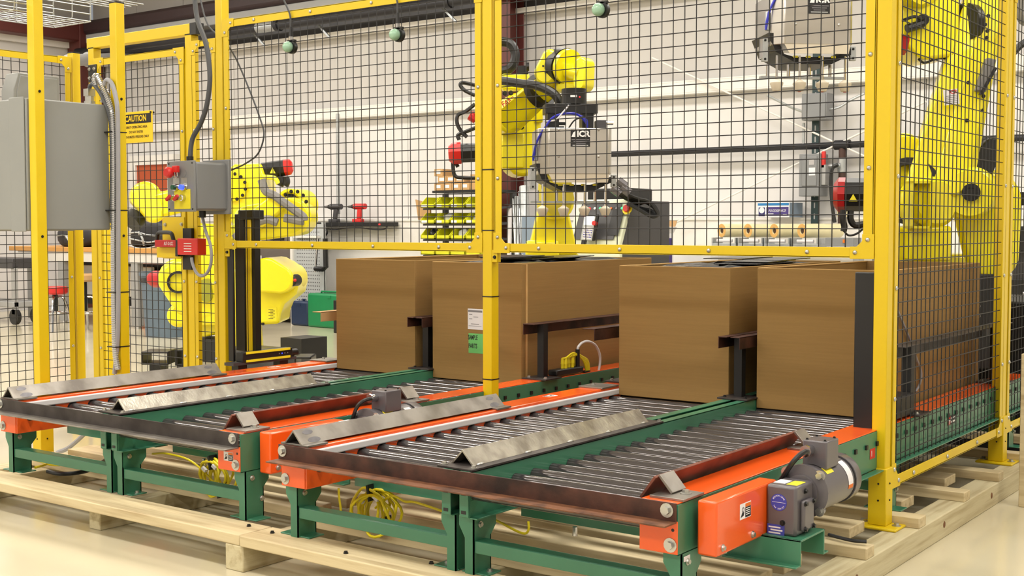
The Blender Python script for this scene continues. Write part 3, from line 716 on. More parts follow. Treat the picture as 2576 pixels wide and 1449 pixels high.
def lane_right(ox, oy, label):
    t = thing('roller_conveyor', label, 'conveyor', (3.05+ox, .3+oy, .127), 'powered roller conveyors')
    F = -1.475+oy
    def B(a, b): return MB().box((a[0]+ox, a[1]+oy, a[2]), (b[0]+ox, b[1]+oy, b[2]))
    g = part(B((2.729, -1.475, .300), (2.732, YEND, .440)).box((2.694+ox, F, .436), (2.732+ox, YEND+oy, .440)).box((2.694+ox, F, .300), (2.760+ox, YEND+oy, .304)).box((2.732+ox, F, .352), (2.7335+ox, YEND+oy, .354)), 'side_channel', 'green_paint', t, bevel=.0018, label='green side channel')
    c = part(B((3.317, -1.475, .437), (3.430, YEND, .4405)).box((3.317+ox, F, .425), (3.3205+ox, YEND+oy, .4405)), 'top_cover', 'orange_paint', t, bevel=.0012, label='orange top cover')
    part(B((3.316, -1.479, .303), (3.432, -1.4752, .392)), 'end_plate', 'orange_paint', c, bevel=.002)
    ch = part(B((3.426, -1.475, .300), (3.4315, YEND, .436)).box((3.39+ox, F, .300), (3.4315+ox, YEND+oy, .304)).box((3.4315+ox, F+.5, .296), (3.46+ox, YEND+oy, .300)), 'side_channel', 'green_paint', t, bevel=.0012, label='green outer side channel')
    inst('bolt', HEXL, t, (3.411+ox, -1.479+oy, .327), axis=(0, -1, 0))
    part(MB().cyl((3.418+ox, -1.4795+oy, .368), (3.418+ox, -1.4785+oy, .368), .0045, n=10), 'hole', 'black_metal', c)
    n = int((YEND-.05+1.45)/PITCHR)
    for k in range(n+1):
        y = -1.450+k*PITCHR
        inst('roller', roller_me['R'], t, (ox, y+oy, RAX))
        if y > -.55: inst('axle_end', ax_me, ch, (3.431+ox, y+oy, RAX+.016))
    sb = part(B((2.696, -1.481, .303), (2.731, -1.4755, .392)), 'end_bracket', 'green_paint', t, bevel=.003)
    for z in (.318, .374): part(B((2.704, -1.4818, z-.005), (2.722, -1.4812, z+.005)), 'slot', 'black_metal', sb)
    for y in (-1.455, .1, 1.7):
        leg(t, 2.697+ox, y+oy, 1, fl=.018); leg(t, 3.398+ox, y+oy, 1)
        part(MB().box((2.731+ox, y+.004+oy, .192), (3.398+ox, y+.010+oy, .229)).box((2.731+ox, y+.010+oy, .225), (3.398+ox, y+.055+oy, .229)), 'cross_member', 'green_paint', t, bevel=.0015)
    part(B((2.735, -1.22, .262), (3.40, -1.215, .300)).box((2.735+ox, -1.215+oy, .262), (3.40+ox, -1.16+oy, .266)), 'cross_tie', 'green_paint', t)
    part(MB().cyl((2.95+ox, -1.24+oy, .262), (2.95+ox, -1.24+oy, .235), .008, n=8), 'sensor_barrel', 'chrome', t)
    # leaning side bar with end gussets
    z0 = .432; th = .008
    b0, b1 = V((3.286+ox, -1.43+oy, z0)), V((3.286+ox, -.44+oy, z0))
    u = V((.046, 0, .062)); nn = V((.062, 0, -.046)).normalized()
    bar = part(MB().obox(b0, u, b1-b0, nn*th), 'side_bar', 'rust_bar', t, bevel=.0012, label='rust-brown leaning steel side bar')
    for y in (-1.415, -.53):
        p = V((3.336+ox, y+oy, .492)); part(MB().obox(p, V((.040, 0, -.045)), Y_*.075, V((.006, 0, .005))), 'gusset', 'raw_steel', bar, bevel=.001)
        pl = part(B((3.333, y-.04, .4405), (3.437, y+.075, .4475)), 'mounting_plate', 'raw_steel', t, bevel=.001)
        inst('bolt', HEX, pl, (3.405+ox, y+.03+oy, .4475), axis=(0, 0, 1))
    # chain guard
    gd = part(B((3.450, -1.405, .292), (3.508, -1.03, .440)), 'chain_guard', 'orange_paint', t, bevel=.006, label='orange chain guard')
    warn_label(gd, (3.5082+ox, -1.235+oy, .388), Y_, Z_, 1.35)
    for y in (-1.37, -1.19): inst('bolt', HEXS, gd, (3.508+ox, y+oy, .312), axis=(1, 0, 0))
    part(B((3.440, -1.12, .262), (3.500, -1.055, .300)), 'guard_tab', 'orange_paint', t, bevel=.002)
    # motor bracket: inverted U of green plate
    part(B((3.40, -1.13, .293), (3.625, -.96, .299)).box((3.40+ox, -1.13+oy, .225), (3.625+ox, -1.124+oy, .299)).box((3.40+ox, -.966+oy, .225), (3.625+ox, -.96+oy, .299)).box((3.40+ox, -1.16+oy, .225), (3.625+ox, -1.13+oy, .230)).box((3.40+ox, -.96+oy, .225), (3.625+ox, -.93+oy, .230)), 'motor_bracket', 'green_paint', t, bevel=.0015, label='green motor bracket')
    return t
def gearmotor(ox, oy, label, full=True):
    t = thing('gear_motor', label, 'motor', (3.56+ox, -.95+oy, .299), 'grey gear motors')
    P = lambda x, y, z: V((x+ox, y+oy, z))
    gb = part(MB().box(P(3.510, -1.105, .299), P(3.600, -.985, .440)), 'gearbox', 'motor_grey', t, bevel=.008)
    part(MB().box(P(3.598, -1.080, .310), P(3.614, -1.008, .398)), 'side_cover', 'motor_grey', gb, bevel=.007)
    for y in (-1.072, -1.016):
        for z in (.318, .39): inst('bolt', BLK, gb, P(3.613, y, z), axis=(1, 0, 0))
    inst('plug', BLK, gb, P(3.600, -1.045, .42), axis=(1, 0, 0)); inst('plug', BLK, gb, P(3.560, -1.105, .335), axis=(0, -1, 0))
    part(MB().cyl(P(3.508, -1.05, .365), P(3.50, -1.05, .365), .02, n=14), 'output_boss', 'motor_grey', gb)
    mc = P(3.562, 0, .402); C0 = lambda y: V((mc.x, y+oy, mc.z))
    part(MB().lathe(C0(-.99), (0, 1, 0), [(.050, 0), (.050, .012), (.078, .016), (.078, .03), (.074, .034)], 26), 'flange', 'motor_grey', t)
    bd = part(MB().lathe(C0(-.958), (0, 1, 0), [(.070, 0), (.070, .215), (.066, .219)], 28), 'motor_body', 'motor_grey', t)
    part(MB().lathe(C0(-.745), (0, 1, 0), [(.074, 0), (.074, .04), (.068, .052), (.03, .056)], 28), 'fan_cover', 'motor_grey', t)
    part(MB().lathe(C0(-.752), (0, 1, 0), [(.071, 0), (.071, .008)], 28), 'shroud_gap', 'black_metal', t)
    for a in (45, 135, 225, 315):
        c = C0(-.972)+V((math.cos(math.radians(a))*.072, 0, math.sin(math.radians(a))*.072))
        inst('bolt', HEX, t, c, axis=(0, -1, 0)); part(MB().cyl(c, c+Y_*.02, .012, n=10), 'lug', 'motor_grey', t)
    tb = part(MB().box(P(3.535, -.915, .460), P(3.610, -.825, .542)), 'terminal_box', 'motor_grey', t, bevel=.004)
    for x, y in ((3.545, -.905), (3.6, -.905), (3.6, -.835), (3.545, -.835)): inst('screw', BLK, tb, P(x, y, .542), axis=(0, 0, 1), scale=(.6, .6, .6))
    part(MB().cyl(P(3.560, -.915, .515), P(3.560, -.945, .515), .015, n=14).cyl(P(3.560, -.945, .515), P(3.560, -.953, .515), .018, n=8), 'cable_gland', 'chrome', tb)
    cb = bez([P(3.560, -.95, .515), P(3.556, -.985, .508), P(3.54, -1.0, .485), P(3.50, -.985, .43), P(3.47, -.97, .40)])
    part(MB().tube(cb, .0075, 8), 'motor_cable', 'black_plastic', t)
    # labels
    r45 = V((1, 0, 1)).normalized()
    def band(a0, a1, y0, y1, mat, nm, r=.0706):
        m = MB(); k = 8
        for i in range(k):
            t0 = math.radians(a0+(a1-a0)*i/k); t1 = math.radians(a0+(a1-a0)*(i+1)/k)
            q = [C0(y)+V((math.cos(tt)*r, 0, math.sin(tt)*r)) for (tt, y) in ((t0, y0), (t1, y0), (t1, y1), (t0, y1))]
            m.add(q, [(3, 2, 1, 0)])
        return part(m, nm, mat, bd)
    band(62, 100, -.92, -.86, 'label_black', 'nameplate', .0707); band(42, 62, -.92, -.87, 'label_yellow', 'caution_label', .0707)
    band(-2, 62, -.80, -.765, 'paper', 'barcode_label', .0707); band(-12, -2, -.80, -.765, 'label_orange', 'label_stripe', .0707)
    plate(gb, 'top_label', 'paper', P(3.535, -1.05, .440), X_, Y_, .035, .05, .0006); plate(gb, 'top_label', 'label_yellow', P(3.575, -1.05, .440), X_, Y_, .032, .06, .0006)
    if full:
        c = P(3.548, -1.1052, .392)
        part(MB().cyl(c, c-Y_*.0006, .024, n=28), 'round_badge', 'label_blue', gb)
        plate(gb, 'badge_bar', 'ink_white', c-Y_*.0006, X_, Z_, .04, .0008, .0003)
        for s, a0, a1, flip in (('BOSTON GEAR', 150, 30, 1), ('700 SERIES', 215, 325, -1)):
            for i, chh in enumerate(s):
                if chh == ' ': continue
                th = math.radians(a0+(a1-a0)*i/(len(s)-1)); rr = .0185
                up = V((math.cos(th), 0, math.sin(th)))*flip; ri = V((math.sin(th), 0, -math.cos(th)))*flip
                text(chh, .0062, 'ink_white', gb, c-Y_*.0006+V((math.cos(th)*rr, 0, math.sin(th)*rr)), ri, up, depth=.0003)
        c = P(3.540, -1.1052, .313)
        plate(gb, 'rating_plate', 'label_blue', c, X_, Z_, .052, .030, .0006)
        for k in range(3): plate(gb, 'rating_line', 'paper', c+V((-.004+.006*(k % 2), -.0006, .007-.008*k)), X_, Z_, .036, .0042, .0003)
    return t
def pair(ox, oy, which, angmat, flmat):
    lane_left(ox, oy, 'left lane of the %s conveyor pair, orange rail with white strip' % which, True)
    rl = lane_right(ox, oy, 'right lane of the %s conveyor pair, orange cover and chain guard' % which)
    gearmotor(ox, oy, 'grey gear motor on a green bracket, %s' % ('in the right foreground' if ox == 0 else 'half hidden behind the steel deflector'), ox == 0)
    # front angle iron
    t = thing('angle_iron_stop', '%s angle iron bolted across the front of the %s conveyor pair' % ('rust-brown' if ox == 0 else 'dark grey', which), 'angle iron', (2.68+ox, -1.49+oy, .39), 'front angle irons')
    P = lambda x, y, z: V((x+ox, y+oy, z))
    part(MB().box(P(1.927, -1.4875, .392), P(3.431, -1.4822, .442)), 'upright_leg', angmat, t, bevel=.001)
    part(MB().box(P(1.927, -1.545, .388), P(3.431, -1.4822, .393)), 'flange', flmat, t, bevel=.001)
    for x in (1.947, 3.405): inst('bolt', HEXL, t, P(x, -1.4875, .421), axis=(0, -1, 0))
    # centre deflector on its plate
    t = thing('centre_deflector', 'bright ground steel inverted-V deflector on the green centre rails of the %s pair' % which, 'deflector', (2.66+ox, -.9+oy, .44), 'centre deflectors')
    pl = part(MB().box(P(2.602, -1.47, .4405), P(2.738, -.33, .447)), 'base_plate', 'mill_steel', t, bevel=.001)
    V_defl(t, 2.660+ox, -1.42+oy, -.38+oy, 'ground_steel', .044)
    for y in (-1.39, -1.14, -.90, -.66, -.42):
        m = MB().sph(P(2.706, y, .4485), .006, 8, 5, (1, 3.2, .8)); part(m, 'weld_bead', 'zinc', t)
    for x, y in ((2.615, -1.45), (2.728, -1.45), (2.728, -.345), (2.615, -.345)): inst('bolt', HEXS, t, P(x, y, .447), axis=(0, 0, 1))
    # guide rails beside the cartons
    def rail(label, x, sgn, mat, two=False):
        g = thing('guide_rail', label, 'guide rail', P(x, .9, .44), 'steel guide rails beside the cartons')
        y0, y1 = .40, 1.85
        if two:
            part(MB().box(P(x-.052, y0-.06, .702), P(x-.012, y1, .706)).box(P(x-.052, y0-.06, .656), P(x-.048, y1, .706)), 'angle_bar', mat, g, bevel=.001)
            part(MB().box(P(x+.004, y0-.06, .702), P(x+.048, y1, .706)).box(P(x+.044, y0-.06, .656), P(x+.048, y1, .706)), 'angle_bar', mat, g, bevel=.001)
            part(MB().box(P(x-.03, y0, .70), P(x+.03, y1, .703)), 'tie_strip', mat, g)
        else:
            part(MB().box(P(x-.045, y0-.06, .702), P(x+.02, y1, .706)).box(P(x+(.016 if sgn > 0 else -.045), y0-.06, .654), P(x+(.02 if sgn > 0 else -.041), y1, .706)), 'angle_bar', mat, g, bevel=.001)
        for y in ((.42, 1.6) if not (sgn > 0 and not two) else (.62, 1.6)):
            part(MB().box(P(x-.018, y, .447), P(x+.018, y+.036, .702)), 'upright', 'black_metal', g)
            pp_ = part(MB().box(P(x-.066, y-.06, .4405), P(x+.072, y+.075, .4475)), 'foot_plate', 'mill_steel', g, bevel=.001)
            for dx in (-.045, .05): inst('bolt', HEXS if not two else BLK, pp_, P(x+dx, y-.03, .4475), axis=(0, 0, 1))
        return g
    rail('rust-brown double guide rail on a post between the cartons of the %s pair' % which, 2.668, 1, 'rust_steel', True)
    rail('steel guide rail to the right of the cartons on the %s pair' % which, 3.385, -1, 'mill_steel' if ox == 0 else 'rust_steel')
    rail('steel guide rail to the left of the cartons on the %s pair' % which, 1.985, 1, 'rust_steel' if ox == 0 else 'cardboard_light')
    return rl
OXA, OYA = -1.775, .06
rB = pair(0, 0, 'nearer', 'rust_steel', 'rust_flange')
rA = pair(OXA, OYA, 'farther', 'mill_steel', 'raw_steel')
# maker's stickers on the outer green channel
q = at(2393, 1056, X=3.432); plate(rB, 'maker_sticker', 'label_black', q, Y_, Z_, .10, .036, .0006)
plate(rB, 'sticker_red', 'ink_red', q-Y_*.032+X_*.0006, Y_, Z_, .034, .036, .0004); text('rr', .04, 'ink_white', rB, q-Y_*.032+X_*.001-Z_*.002, Y_, Z_, bold=.001)
for k in range(2): plate(rB, 'sticker_line', 'ink_white', q+Y_*.018+Z_*(.006-.014*k)+X_*.0006, Y_, Z_, .055, .007, .0004)
q = at(2192, 1142, X=3.432); plate(rB, 'number_sticker', 'ink_red', q+Y_*.01, Y_, Z_, .05, .036, .0006); text('1', .03, 'ink_white', rB, q+X_*.001, Y_, Z_)
q = at(2022, 1172, X=3.4318); plate(rB, 'round_sticker', 'label_orange', q, Y_, Z_, .02, .02, .0006)
q = at(1725, 1404, X=3.433); plate(rB, 'white_tag', 'paper', V((3.4335, -1.43, .285)), Y_, Z_, .035, .014, .0006)
q = V((1.585+.0, -1.479+OYA-.001, .365)); warn_label(rA, (1.598, -1.4792+OYA, .353), X_, Z_, 1.0)

# ================================================================ cartons
def carton(label, x0, x1, y0, y1, z1, seam=False, lean=0):
    t = thing('carton', label, 'carton', ((x0+x1)/2, (y0+y1)/2, .402), 'tall open cardboard cartons on the rollers')
    th = .008; z0 = .402
    part(MB().box((x0, y0, z0), (x1, y0+th, z1)), 'front_wall', 'cardboard', t, bevel=.002)
    part(MB().box((x1-th, y0+th, z0), (x1, y1, z1)), 'side_wall', 'cardboard', t, bevel=.002)
    part(MB().box((x0, y0+th, z0), (x0+th, y1, z1)), 'side_wall', 'cardboard', t, bevel=.002)
    part(MB().box((x0+th, y1-th, z0), (x1-th, y1, z1)), 'back_wall', 'cardboard', t, bevel=.002)
    part(MB().box((x0+th, y0+th, z0), (x1-th, y1-th, z0+.01)), 'bottom', 'cardboard', t)
    part(MB().box((x0+th, y0+th+.002, z1-.004), (x0+th+.003, y1-th, z1+.0006)).box((x0+.001, y0+.001, z1), (x1-.001, y0+th, z1+.0008)).box((x0+.001, y0+th, z1), (x0+th, y1, z1+.0008)).box((x1-th, y0+th, z1), (x1-.001, y1, z1+.0008)).box((x0+th, y1-th, z1), (x1-th, y1, z1+.0008)), 'cut_edge', 'cardboard_edge', t)
    if seam:
        part(MB().box((x1, y0+.001, z0), (x1+.004, y0+.045, z1-.004)), 'glued_flap', 'cardboard', t, bevel=.0015)
        part(MB().box((x1+.004, y0+.03, z0), (x1+.007, y0+.042, z1-.004)), 'flap_edge', 'cardboard_edge', t)
    return t
CZ = .990
cA1 = carton('open cardboard carton at the left end of the row, empty at the rim', .285, .842, .46, 1.69, CZ)
cA2 = carton('open cardboard carton with a white sheet and a green SAMPLE PARTS note', .958, 1.512, .46, 1.69, CZ-.003, seam=True)
cB1 = carton('open cardboard carton heaped with black film, left lane of the nearer pair', 2.058, 2.606, .46, 1.69, CZ-.002)
cB2 = carton('open empty cardboard carton nearest the corner post', 2.735, 3.290, .46, 1.69, CZ+.001)
A = at(1177, 776, Y=.459); B = at(1186, 888, Y=.459)
g = at(1180, 838, Y=.459)
part(MB().box((A.x, .4585, at(1180, 828, Y=.459).z), (A.x+.095, .4597, A.z)), 'packing_sheet', 'paper', cA2, label='white printed packing sheet')
hz = A.z
for k, (x, wd, h, z) in enumerate(((.046, .088, .010, .012), (.018, .02, .003, .028), (.05, .03, .003, .04), (.018, .02, .003, .05), (.045, .05, .003, .075), (.045, .08, .002, .085))):
    plate(cA2, 'print_line', 'ink_grey', V((A.x+x, .4585, hz-z)), X_, Z_, wd, h, .0004)
part(MB().box((A.x+.004, .4585, B.z), (A.x+.10, .4597, g.z)), 'green_note', 'paper_green', cA2, label='green SAMPLE PARTS note')
gc = V((A.x+.031, .4585, 0))
text('SAMPLE', .032, 'ink', cA2, gc+Z_*(g.z-.021), X_, Z_, sx=.55, bold=.0006); text('PARTS', .032, 'ink', cA2, gc+Z_*(g.z-.063), X_, Z_, sx=.6, bold=.0006)
# black film / parts lying in two cartons
def film(label, x0, x1, y0, y1, z, seed):
    rnd = random.Random(seed); nx, ny = 12, 18; m = MB(); vs = []; 
    for j in range(ny+1):
        for i in range(nx+1):
            e = min(i, nx-i, 3)/3*min(j, ny-j, 3)/3
            vs.append((x0+(x1-x0)*i/nx, y0+(y1-y0)*j/ny, z-.02*(1-e)+rnd.uniform(-.008, .012)))
    n = len(vs); vs += [(x, y, z-.10) for x, y, _ in vs]
    idx = lambda i, j: j*(nx+1)+i
    fs = [(idx(i, j), idx(i+1, j), idx(i+1, j+1), idx(i, j+1)) for i in range(nx) for j in range(ny)]
    fs += [(0+n, idx(0, ny)+n, idx(nx, ny)+n, idx(nx, 0)+n)]
    for i in range(nx): fs += [(idx(i+1, 0), idx(i, 0), idx(i, 0)+n, idx(i+1, 0)+n), (idx(i, ny), idx(i+1, ny), idx(i+1, ny)+n, idx(i, ny)+n)]
    for j in range(ny): fs += [(idx(0, j), idx(0, j+1), idx(0, j+1)+n, idx(0, j)+n), (idx(nx, j+1), idx(nx, j), idx(nx, j)+n, idx(nx, j+1)+n)]
    m.add(vs, fs); t = thing('black_sheets', label, 'plastic sheets', ((x0+x1)/2, (y0+y1)/2, .42))
    part(m, 'heap', 'black_film', t, ang=25)
    for k in range(5):
        xx = rnd.uniform(x0+.05, x1-.2); yy = rnd.uniform(y0+.1, y1-.45)
        part(MB().obox((xx, yy, z+.006+.004*k), (.2, rnd.uniform(-.05, .05), 0), (rnd.uniform(-.04, .04), .34, .004), (0, 0, .004)), 'sheet', 'black_film', t)
    part(MB().box((x0+.02, y0+.02, .415), (x1-.02, y1-.02, z-.09)), 'stack', 'black_plastic', t)
film('crumpled black plastic sheets showing at the rim of the SAMPLE PARTS carton', .97, 1.50, .475, 1.67, .985, 3)
film('crumpled black plastic sheets heaped in the left carton of the nearer pair', 2.07, 2.595, .475, 1.67, .984, 4)

# ================================================================ cables on and under the conveyors
def coil(label, c, rx, rz, n, seed, tail):
    t = thing('cable_coil', label, 'cable', c, 'coiled yellow sensor cables'); rnd = random.Random(seed); c = V(c)
    for k in range(n):
        cx = c+V((rnd.uniform(-.03, .03), rnd.uniform(-.035, .035), rnd.uniform(-.012, .012)+rz)); a = rx*rnd.uniform(.75, 1.1); b = rz*rnd.uniform(.85, 1.08); ph = rnd.uniform(-.25, .25)
        pts = [cx+V((a*math.cos(th)*math.cos(ph), a*math.cos(th)*math.sin(ph)+.01*math.sin(3*th+k), b*math.sin(th))) for th in [2*math.pi*i/22 for i in range(22)]]
        part(MB().tube(pts, .0050, 7, closed=True), 'loop', 'yellow_cable', t)
    part(MB().tube(bez(tail), .0042, 7), 'tail', 'yellow_cable', t)
    for dx, dz in ((-.1*rx, 1.93*rz), (.6*rx, .3*rz)): part(MB().cbox(c+V((dx, 0, dz)), (.009, 0, .004), (0, .06, 0), (-.01, 0, .05*rz/.06)), 'cable_tie', 'black_plastic', t)
    for dx, dz in ((.4, 1.75), (-.5, 1.5)): part(MB().cbox(c+V((dx*rx, -.03, dz*rz)), (.02, 0, -.012), (0, .012, 0), (.006, 0, .01)), 'white_marker', 'paper', t)
    return t
q = at(945, 1372, Y=-1.22)
coil('coil of yellow cable under the left lane of the nearer pair', (q.x, -1.22, .130), .076, .066, 9, 1, [q+V((0, 0, .13)), V((q.x+.1, -1.25, .262)), V((q.x+.16, -1.25, .252)), V((q.x+.22, -1.26, .258)), V((q.x+.36, -1.27, .245))])
q = at(545, 1295, Y=-1.17)
coil('coil of yellow cable under the right lane of the farther pair', (q.x, -1.17, .130), .066, .064, 8, 2, [q+V((0, 0, .12)), V((q.x-.12, -1.19, .245)), V((q.x-.26, -1.2, .262)), V((q.x-.35, -1.2, .252))])
solo(MB().tube(bez([at(x, y, Y=-1.30) for x, y in ((852, 1228), (853, 1250), (857, 1280), (856, 1294))]), .004, 7), 'cable_end', 'yellow_cable', 'short yellow cable dangling near the left leg of the nearer pair', 'cable')
solo(MB().tube(bez([at(x, y, Y=-1.25) for x, y in ((1228, 1300), (1262, 1316), (1300, 1336), (1322, 1342), (1330, 1330), (1329, 1312))]), .004, 7), 'sensor_cable', 'yellow_cable', 'yellow cable hooked to the sensor under the right lane of the nearer pair', 'cable')
for k, pts in enumerate((((72, 1152), (100, 1160), (125, 1168), (150, 1170)), ((88, 1176), (110, 1170), (130, 1162), (146, 1166)))):
    solo(MB().tube(bez([at(x, y, Z=.135) for x, y in pts]), .006, 7), 'loose_cable', 'yellow_cable', '%s loose yellow cable lying on the farther skid' % ('upper' if k == 0 else 'lower'), 'cable')
# junction box on the timber block and grey conduit
jb = thing('junction_box', 'small grey junction box on a timber block under the farther pair', 'junction box', (.52, -.52, .2))
part(MB().box((.45, -.60, .201), (.60, -.45, .275)), 'body', 'box_grey', jb, bevel=.004)
for x in (.49, .55): part(MB().pipe((x, -.6003, .235), (x, -.6012, .235), .014, .0125, 14), 'knockout', 'dark_grey', jb)
solo(MB().tube(bez([at(x, y, Y=-.75) for x, y in ((145, 1138), (170, 1128), (195, 1108), (215, 1090), (240, 1075))]), .011, 8), 'floor_conduit', 'grey_cable', 'grey conduit rising from the floor behind the left leg', 'conduit')
solo(MB().tube(bez([at(x, y, Z=.135) for x, y in ((120, 1186), (150, 1192), (190, 1190), (230, 1180), (275, 1150))]), .009, 8), 'floor_cable', 'black_plastic', 'black cable lying on the farther skid', 'cable')
solo(MB().tube(bez([at(x, y, Z=.14) for x, y in ((2085, 1345), (2110, 1352), (2145, 1360), (2180, 1363))]), .006, 8), 'skid_cable', 'black_plastic', 'black cable crossing the slats beside the motor bracket', 'cable')
# sensor hub with yellow plugs on the right rail of the farther pair
hb = thing('sensor_hub', 'black sensor hub with yellow plugs beside the middle of the row', 'sensor hub', at(1445, 935, X=1.63))
hp = lambda x, y, X=1.64: at(x, y, X=X)
b0, b1 = hp(1395, 938), hp(1462, 932)
part(MB().box((1.60, b0.y, .447), (1.655, b1.y, .476)), 'block', 'black_plastic', hb, bevel=.006)
for k, (px_, py_) in enumerate(((1415, 928), (1423, 924), (1431, 922), (1440, 920), (1448, 918))):
    p = hp(px_, py_, 1.625+.012*(k % 2)); p = V((p.x, p.y, .476))
    part(MB().cyl(p, p+Z_*.02, .008, n=10).cyl(p+Z_*.02, p+Z_*.05, .0095, .007, n=10), 'plug', 'yellow_cable', hb)
    part(MB().tube(bez([p+Z_*.048, hp(1424+8*k, 900-2*k), hp(1444+5*k, 892+2*(k-2)), hp(1466+3*k, 906), hp(1474+2*k, 930), hp(1472+k, 950), hp(1462+7*k, 975)]), .0045, 7), 'plug_cable', 'yellow_cable', hb)
p = hp(1453, 925); p = V((p.x, p.y, .476)); part(MB().cyl(p, p+Z_*.085, .011, n=10), 'trunk_plug', 'black_plastic', hb)
part(MB().tube(bez([p+Z_*.083, hp(1455, 872), hp(1465, 862), hp(1480, 859), hp(1497, 868), hp(1508, 890), hp(1509, 915), hp(1502, 945), hp(1485, 968)]), .0065, 8), 'trunk_cable', 'white_plastic', hb)
part(MB().cbox(hp(1472, 934), (.03, 0, 0), (0, .05, 0), (0, 0, .006)), 'cable_tie', 'black_plastic', hb)
# ================================================================ robots and grippers
def link(mb, p0, p1, r0, r1, nrm, th, n=10):
    """rounded arm link between two joint centres, thickness th along nrm (centred)"""
    p0, p1, nrm = V(p0), V(p1), V(nrm).normalized(); u = (p1-p0); u = (u-nrm*u.dot(nrm)).normalized(); v = nrm.cross(u)
    pts = []
    for i in range(n+1):
        a = -math.pi/2+math.pi*i/n; pts.append(p1+(u*math.cos(a)+v*math.sin(a))*r1)
    for i in range(n+1):
        a = math.pi/2+math.pi*i/n; pts.append(p0+(u*math.cos(a)+v*math.sin(a))*r0)
    mb.prism([p-nrm*th/2 for p in pts], nrm*th); return mb
FWH = V((FW.x, FW.y, 0)).normalized()
def facing(deg):
    """horizontal direction towards the viewer turned by deg"""
    return Matrix.Rotation(math.radians(deg), 3, 'Z') @ (-FWH)
def Dp(d): return lambda x, y, dd=0: at(x, y, d=d+dd)
def bolts_ring(parent, c, nrm, r, n, sc=1, me=None, a0=0):
    nrm = V(nrm).normalized(); x = nrm.orthogonal().normalized(); y = nrm.cross(x)
    for i in range(n):
        a = a0+2*math.pi*i/n; inst('bolt', me or BLK, parent, c+(x*math.cos(a)+y*math.sin(a))*r, axis=nrm, scale=(sc, sc, sc))
def gripper(label, o, deg):
    """vacuum gripper: o = centre of the shroud's lower front edge"""
    nrm = facing(deg); a = nrm.cross(Z_)*-1; a = Z_.cross(nrm); o = V(o)
    t = thing('vacuum_gripper', label, 'gripper', o, 'stainless vacuum grippers')
    G = lambda x, y, z: o+a*x+nrm*y+Z_*z
    plan = [(-.185, -.30), (-.185, -.05), (-.135, 0), (.175, 0), (.19, -.02), (.19, -.30)]
    part(MB().prism([G(x, y, .03) for x, y in plan], Z_*.235), 'shroud', 'stainless', t, bevel=.004)
    lip = MB(); hi = [(-.135, 0), (.175, 0)]
    lip.prism([G(-.136, .0, .03), G(-.112, -.0, -.012), G(.168, 0, -.012), G(.176, 0, .03)], nrm*-.004)
    part(lip, 'shroud_lip', 'cup_beige', t)
    tray = MB().prism([G(-.20, -.04, .085), G(-.165, -.04, .085), G(-.125, -.04, -.01), (G(-.08, -.04, -.022)), G(.10, -.04, -.022), G(.185, -.04, .005), G(.195, -.04, .02), G(.195, -.04, -.01), G(.10, -.04, -.055), G(-.06, -.04, -.055), G(-.165, -.04, .0)], nrm*-.26)
    part(tray, 'tray', 'black_metal', t)
    for s, x, z0, z1 in ((-1, -.225, -.045, .065), (1, .195, -.035, .03)):
        bk = part(MB().obox(G(x, -.05, z0), a*.028, nrm*-.02, Z_*(z1-z0)), 'side_bracket', 'galv', t, bevel=.002)
        for z in (z0+.012, z1-.012): inst('screw', BLK, bk, G(x+.014, -.05, z), axis=nrm, scale=(.7, .7, .7))
    part(MB().obox(G(-.235, -.05, -.03), a*.012, nrm*-.02, Z_*.09), 'cylinder', 'chrome', t)
    for k in range(4): part(MB().obox(G(-.085+.06*k, -.03, -.028), a*.022, nrm*.004, Z_*.009), 'yellow_marker', 'label_yellow', t)
    part(MB().obox(G(-.215, -.10, -.115), a*.41, nrm*-.03, Z_*.01), 'cross_bar', 'galv', t)
    for x in (-.205, -.105, -.005, .095):
        part(MB().cyl(G(x+.025, -.11, -.05), G(x+.025, -.11, -.108), .008, n=8), 'guide_rod', 'chrome', t)
    for k in range(4):
        x = -.165+.108*k
        part(MB().cyl(G(x, -.02, -.02), G(x, -.02, -.13), .0055, n=8), 'cup_stem', 'chrome', t)
        c_ = part(MB().lathe(G(x, -.02, -.13), (0, 0, -1), [(.010, 0), (.016, .006), (.030, .014), (.030, .022), (.018, .052), (.010, .054)], 16), 'suction_cup', 'cup_beige', t)
        part(MB().cyl(G(x, -.02, -.180), G(x, -.02, -.186), .007, n=10), 'cup_tip', 'red_dark', c_)
    # hanging frame
    part(MB().obox(G(-.14, -.08, .345), a*.27, nrm*-.14, Z_*.05), 'top_plate', 'black_metal', t, bevel=.003)
    for x in (-.13, .05): part(MB().obox(G(x, -.09, .262), a*.06, nrm*-.10, Z_*.085), 'hanger', 'black_metal', t, bevel=.002)
    part(MB().obox(G(.125, -.08, .262), a*.05, nrm*-.08, Z_*.05), 'valve_block', 'dark_grey', t, bevel=.003)
    part(MB().cyl(G(.175, -.11, .30), G(.215, -.11, .30), .011, n=8), 'fitting', 'chrome', t)
    part(MB().cyl(G(-.075, -.12, .295), G(-.035, -.12, .295), .008, n=8).cyl(G(-.075, -.12, .275), G(-.04, -.12, .275), .007, n=8), 'fitting', 'black_metal', t)
    for k in range(3):
        part(MB().tube(bez([G(-.21, -.05, .10+.01*k), G(-.19, -.04, .20), G(-.15, -.03, .27), G(-.10, -.03, .325), G(-.02+.01*k, -.03, .34), G(.06, -.05, .315-.008*k), G(.075, -.08, .26)]), .0055, 7), 'air_hose', 'blue_hose', t)
    part(MB().tube(bez([G(-.16, -.05, .30), G(-.10, -.02, .305), G(-.06, -.02, .345), G(-.03, -.02, .38)]), .004, 6), 'sensor_wire', 'white_plastic', t)
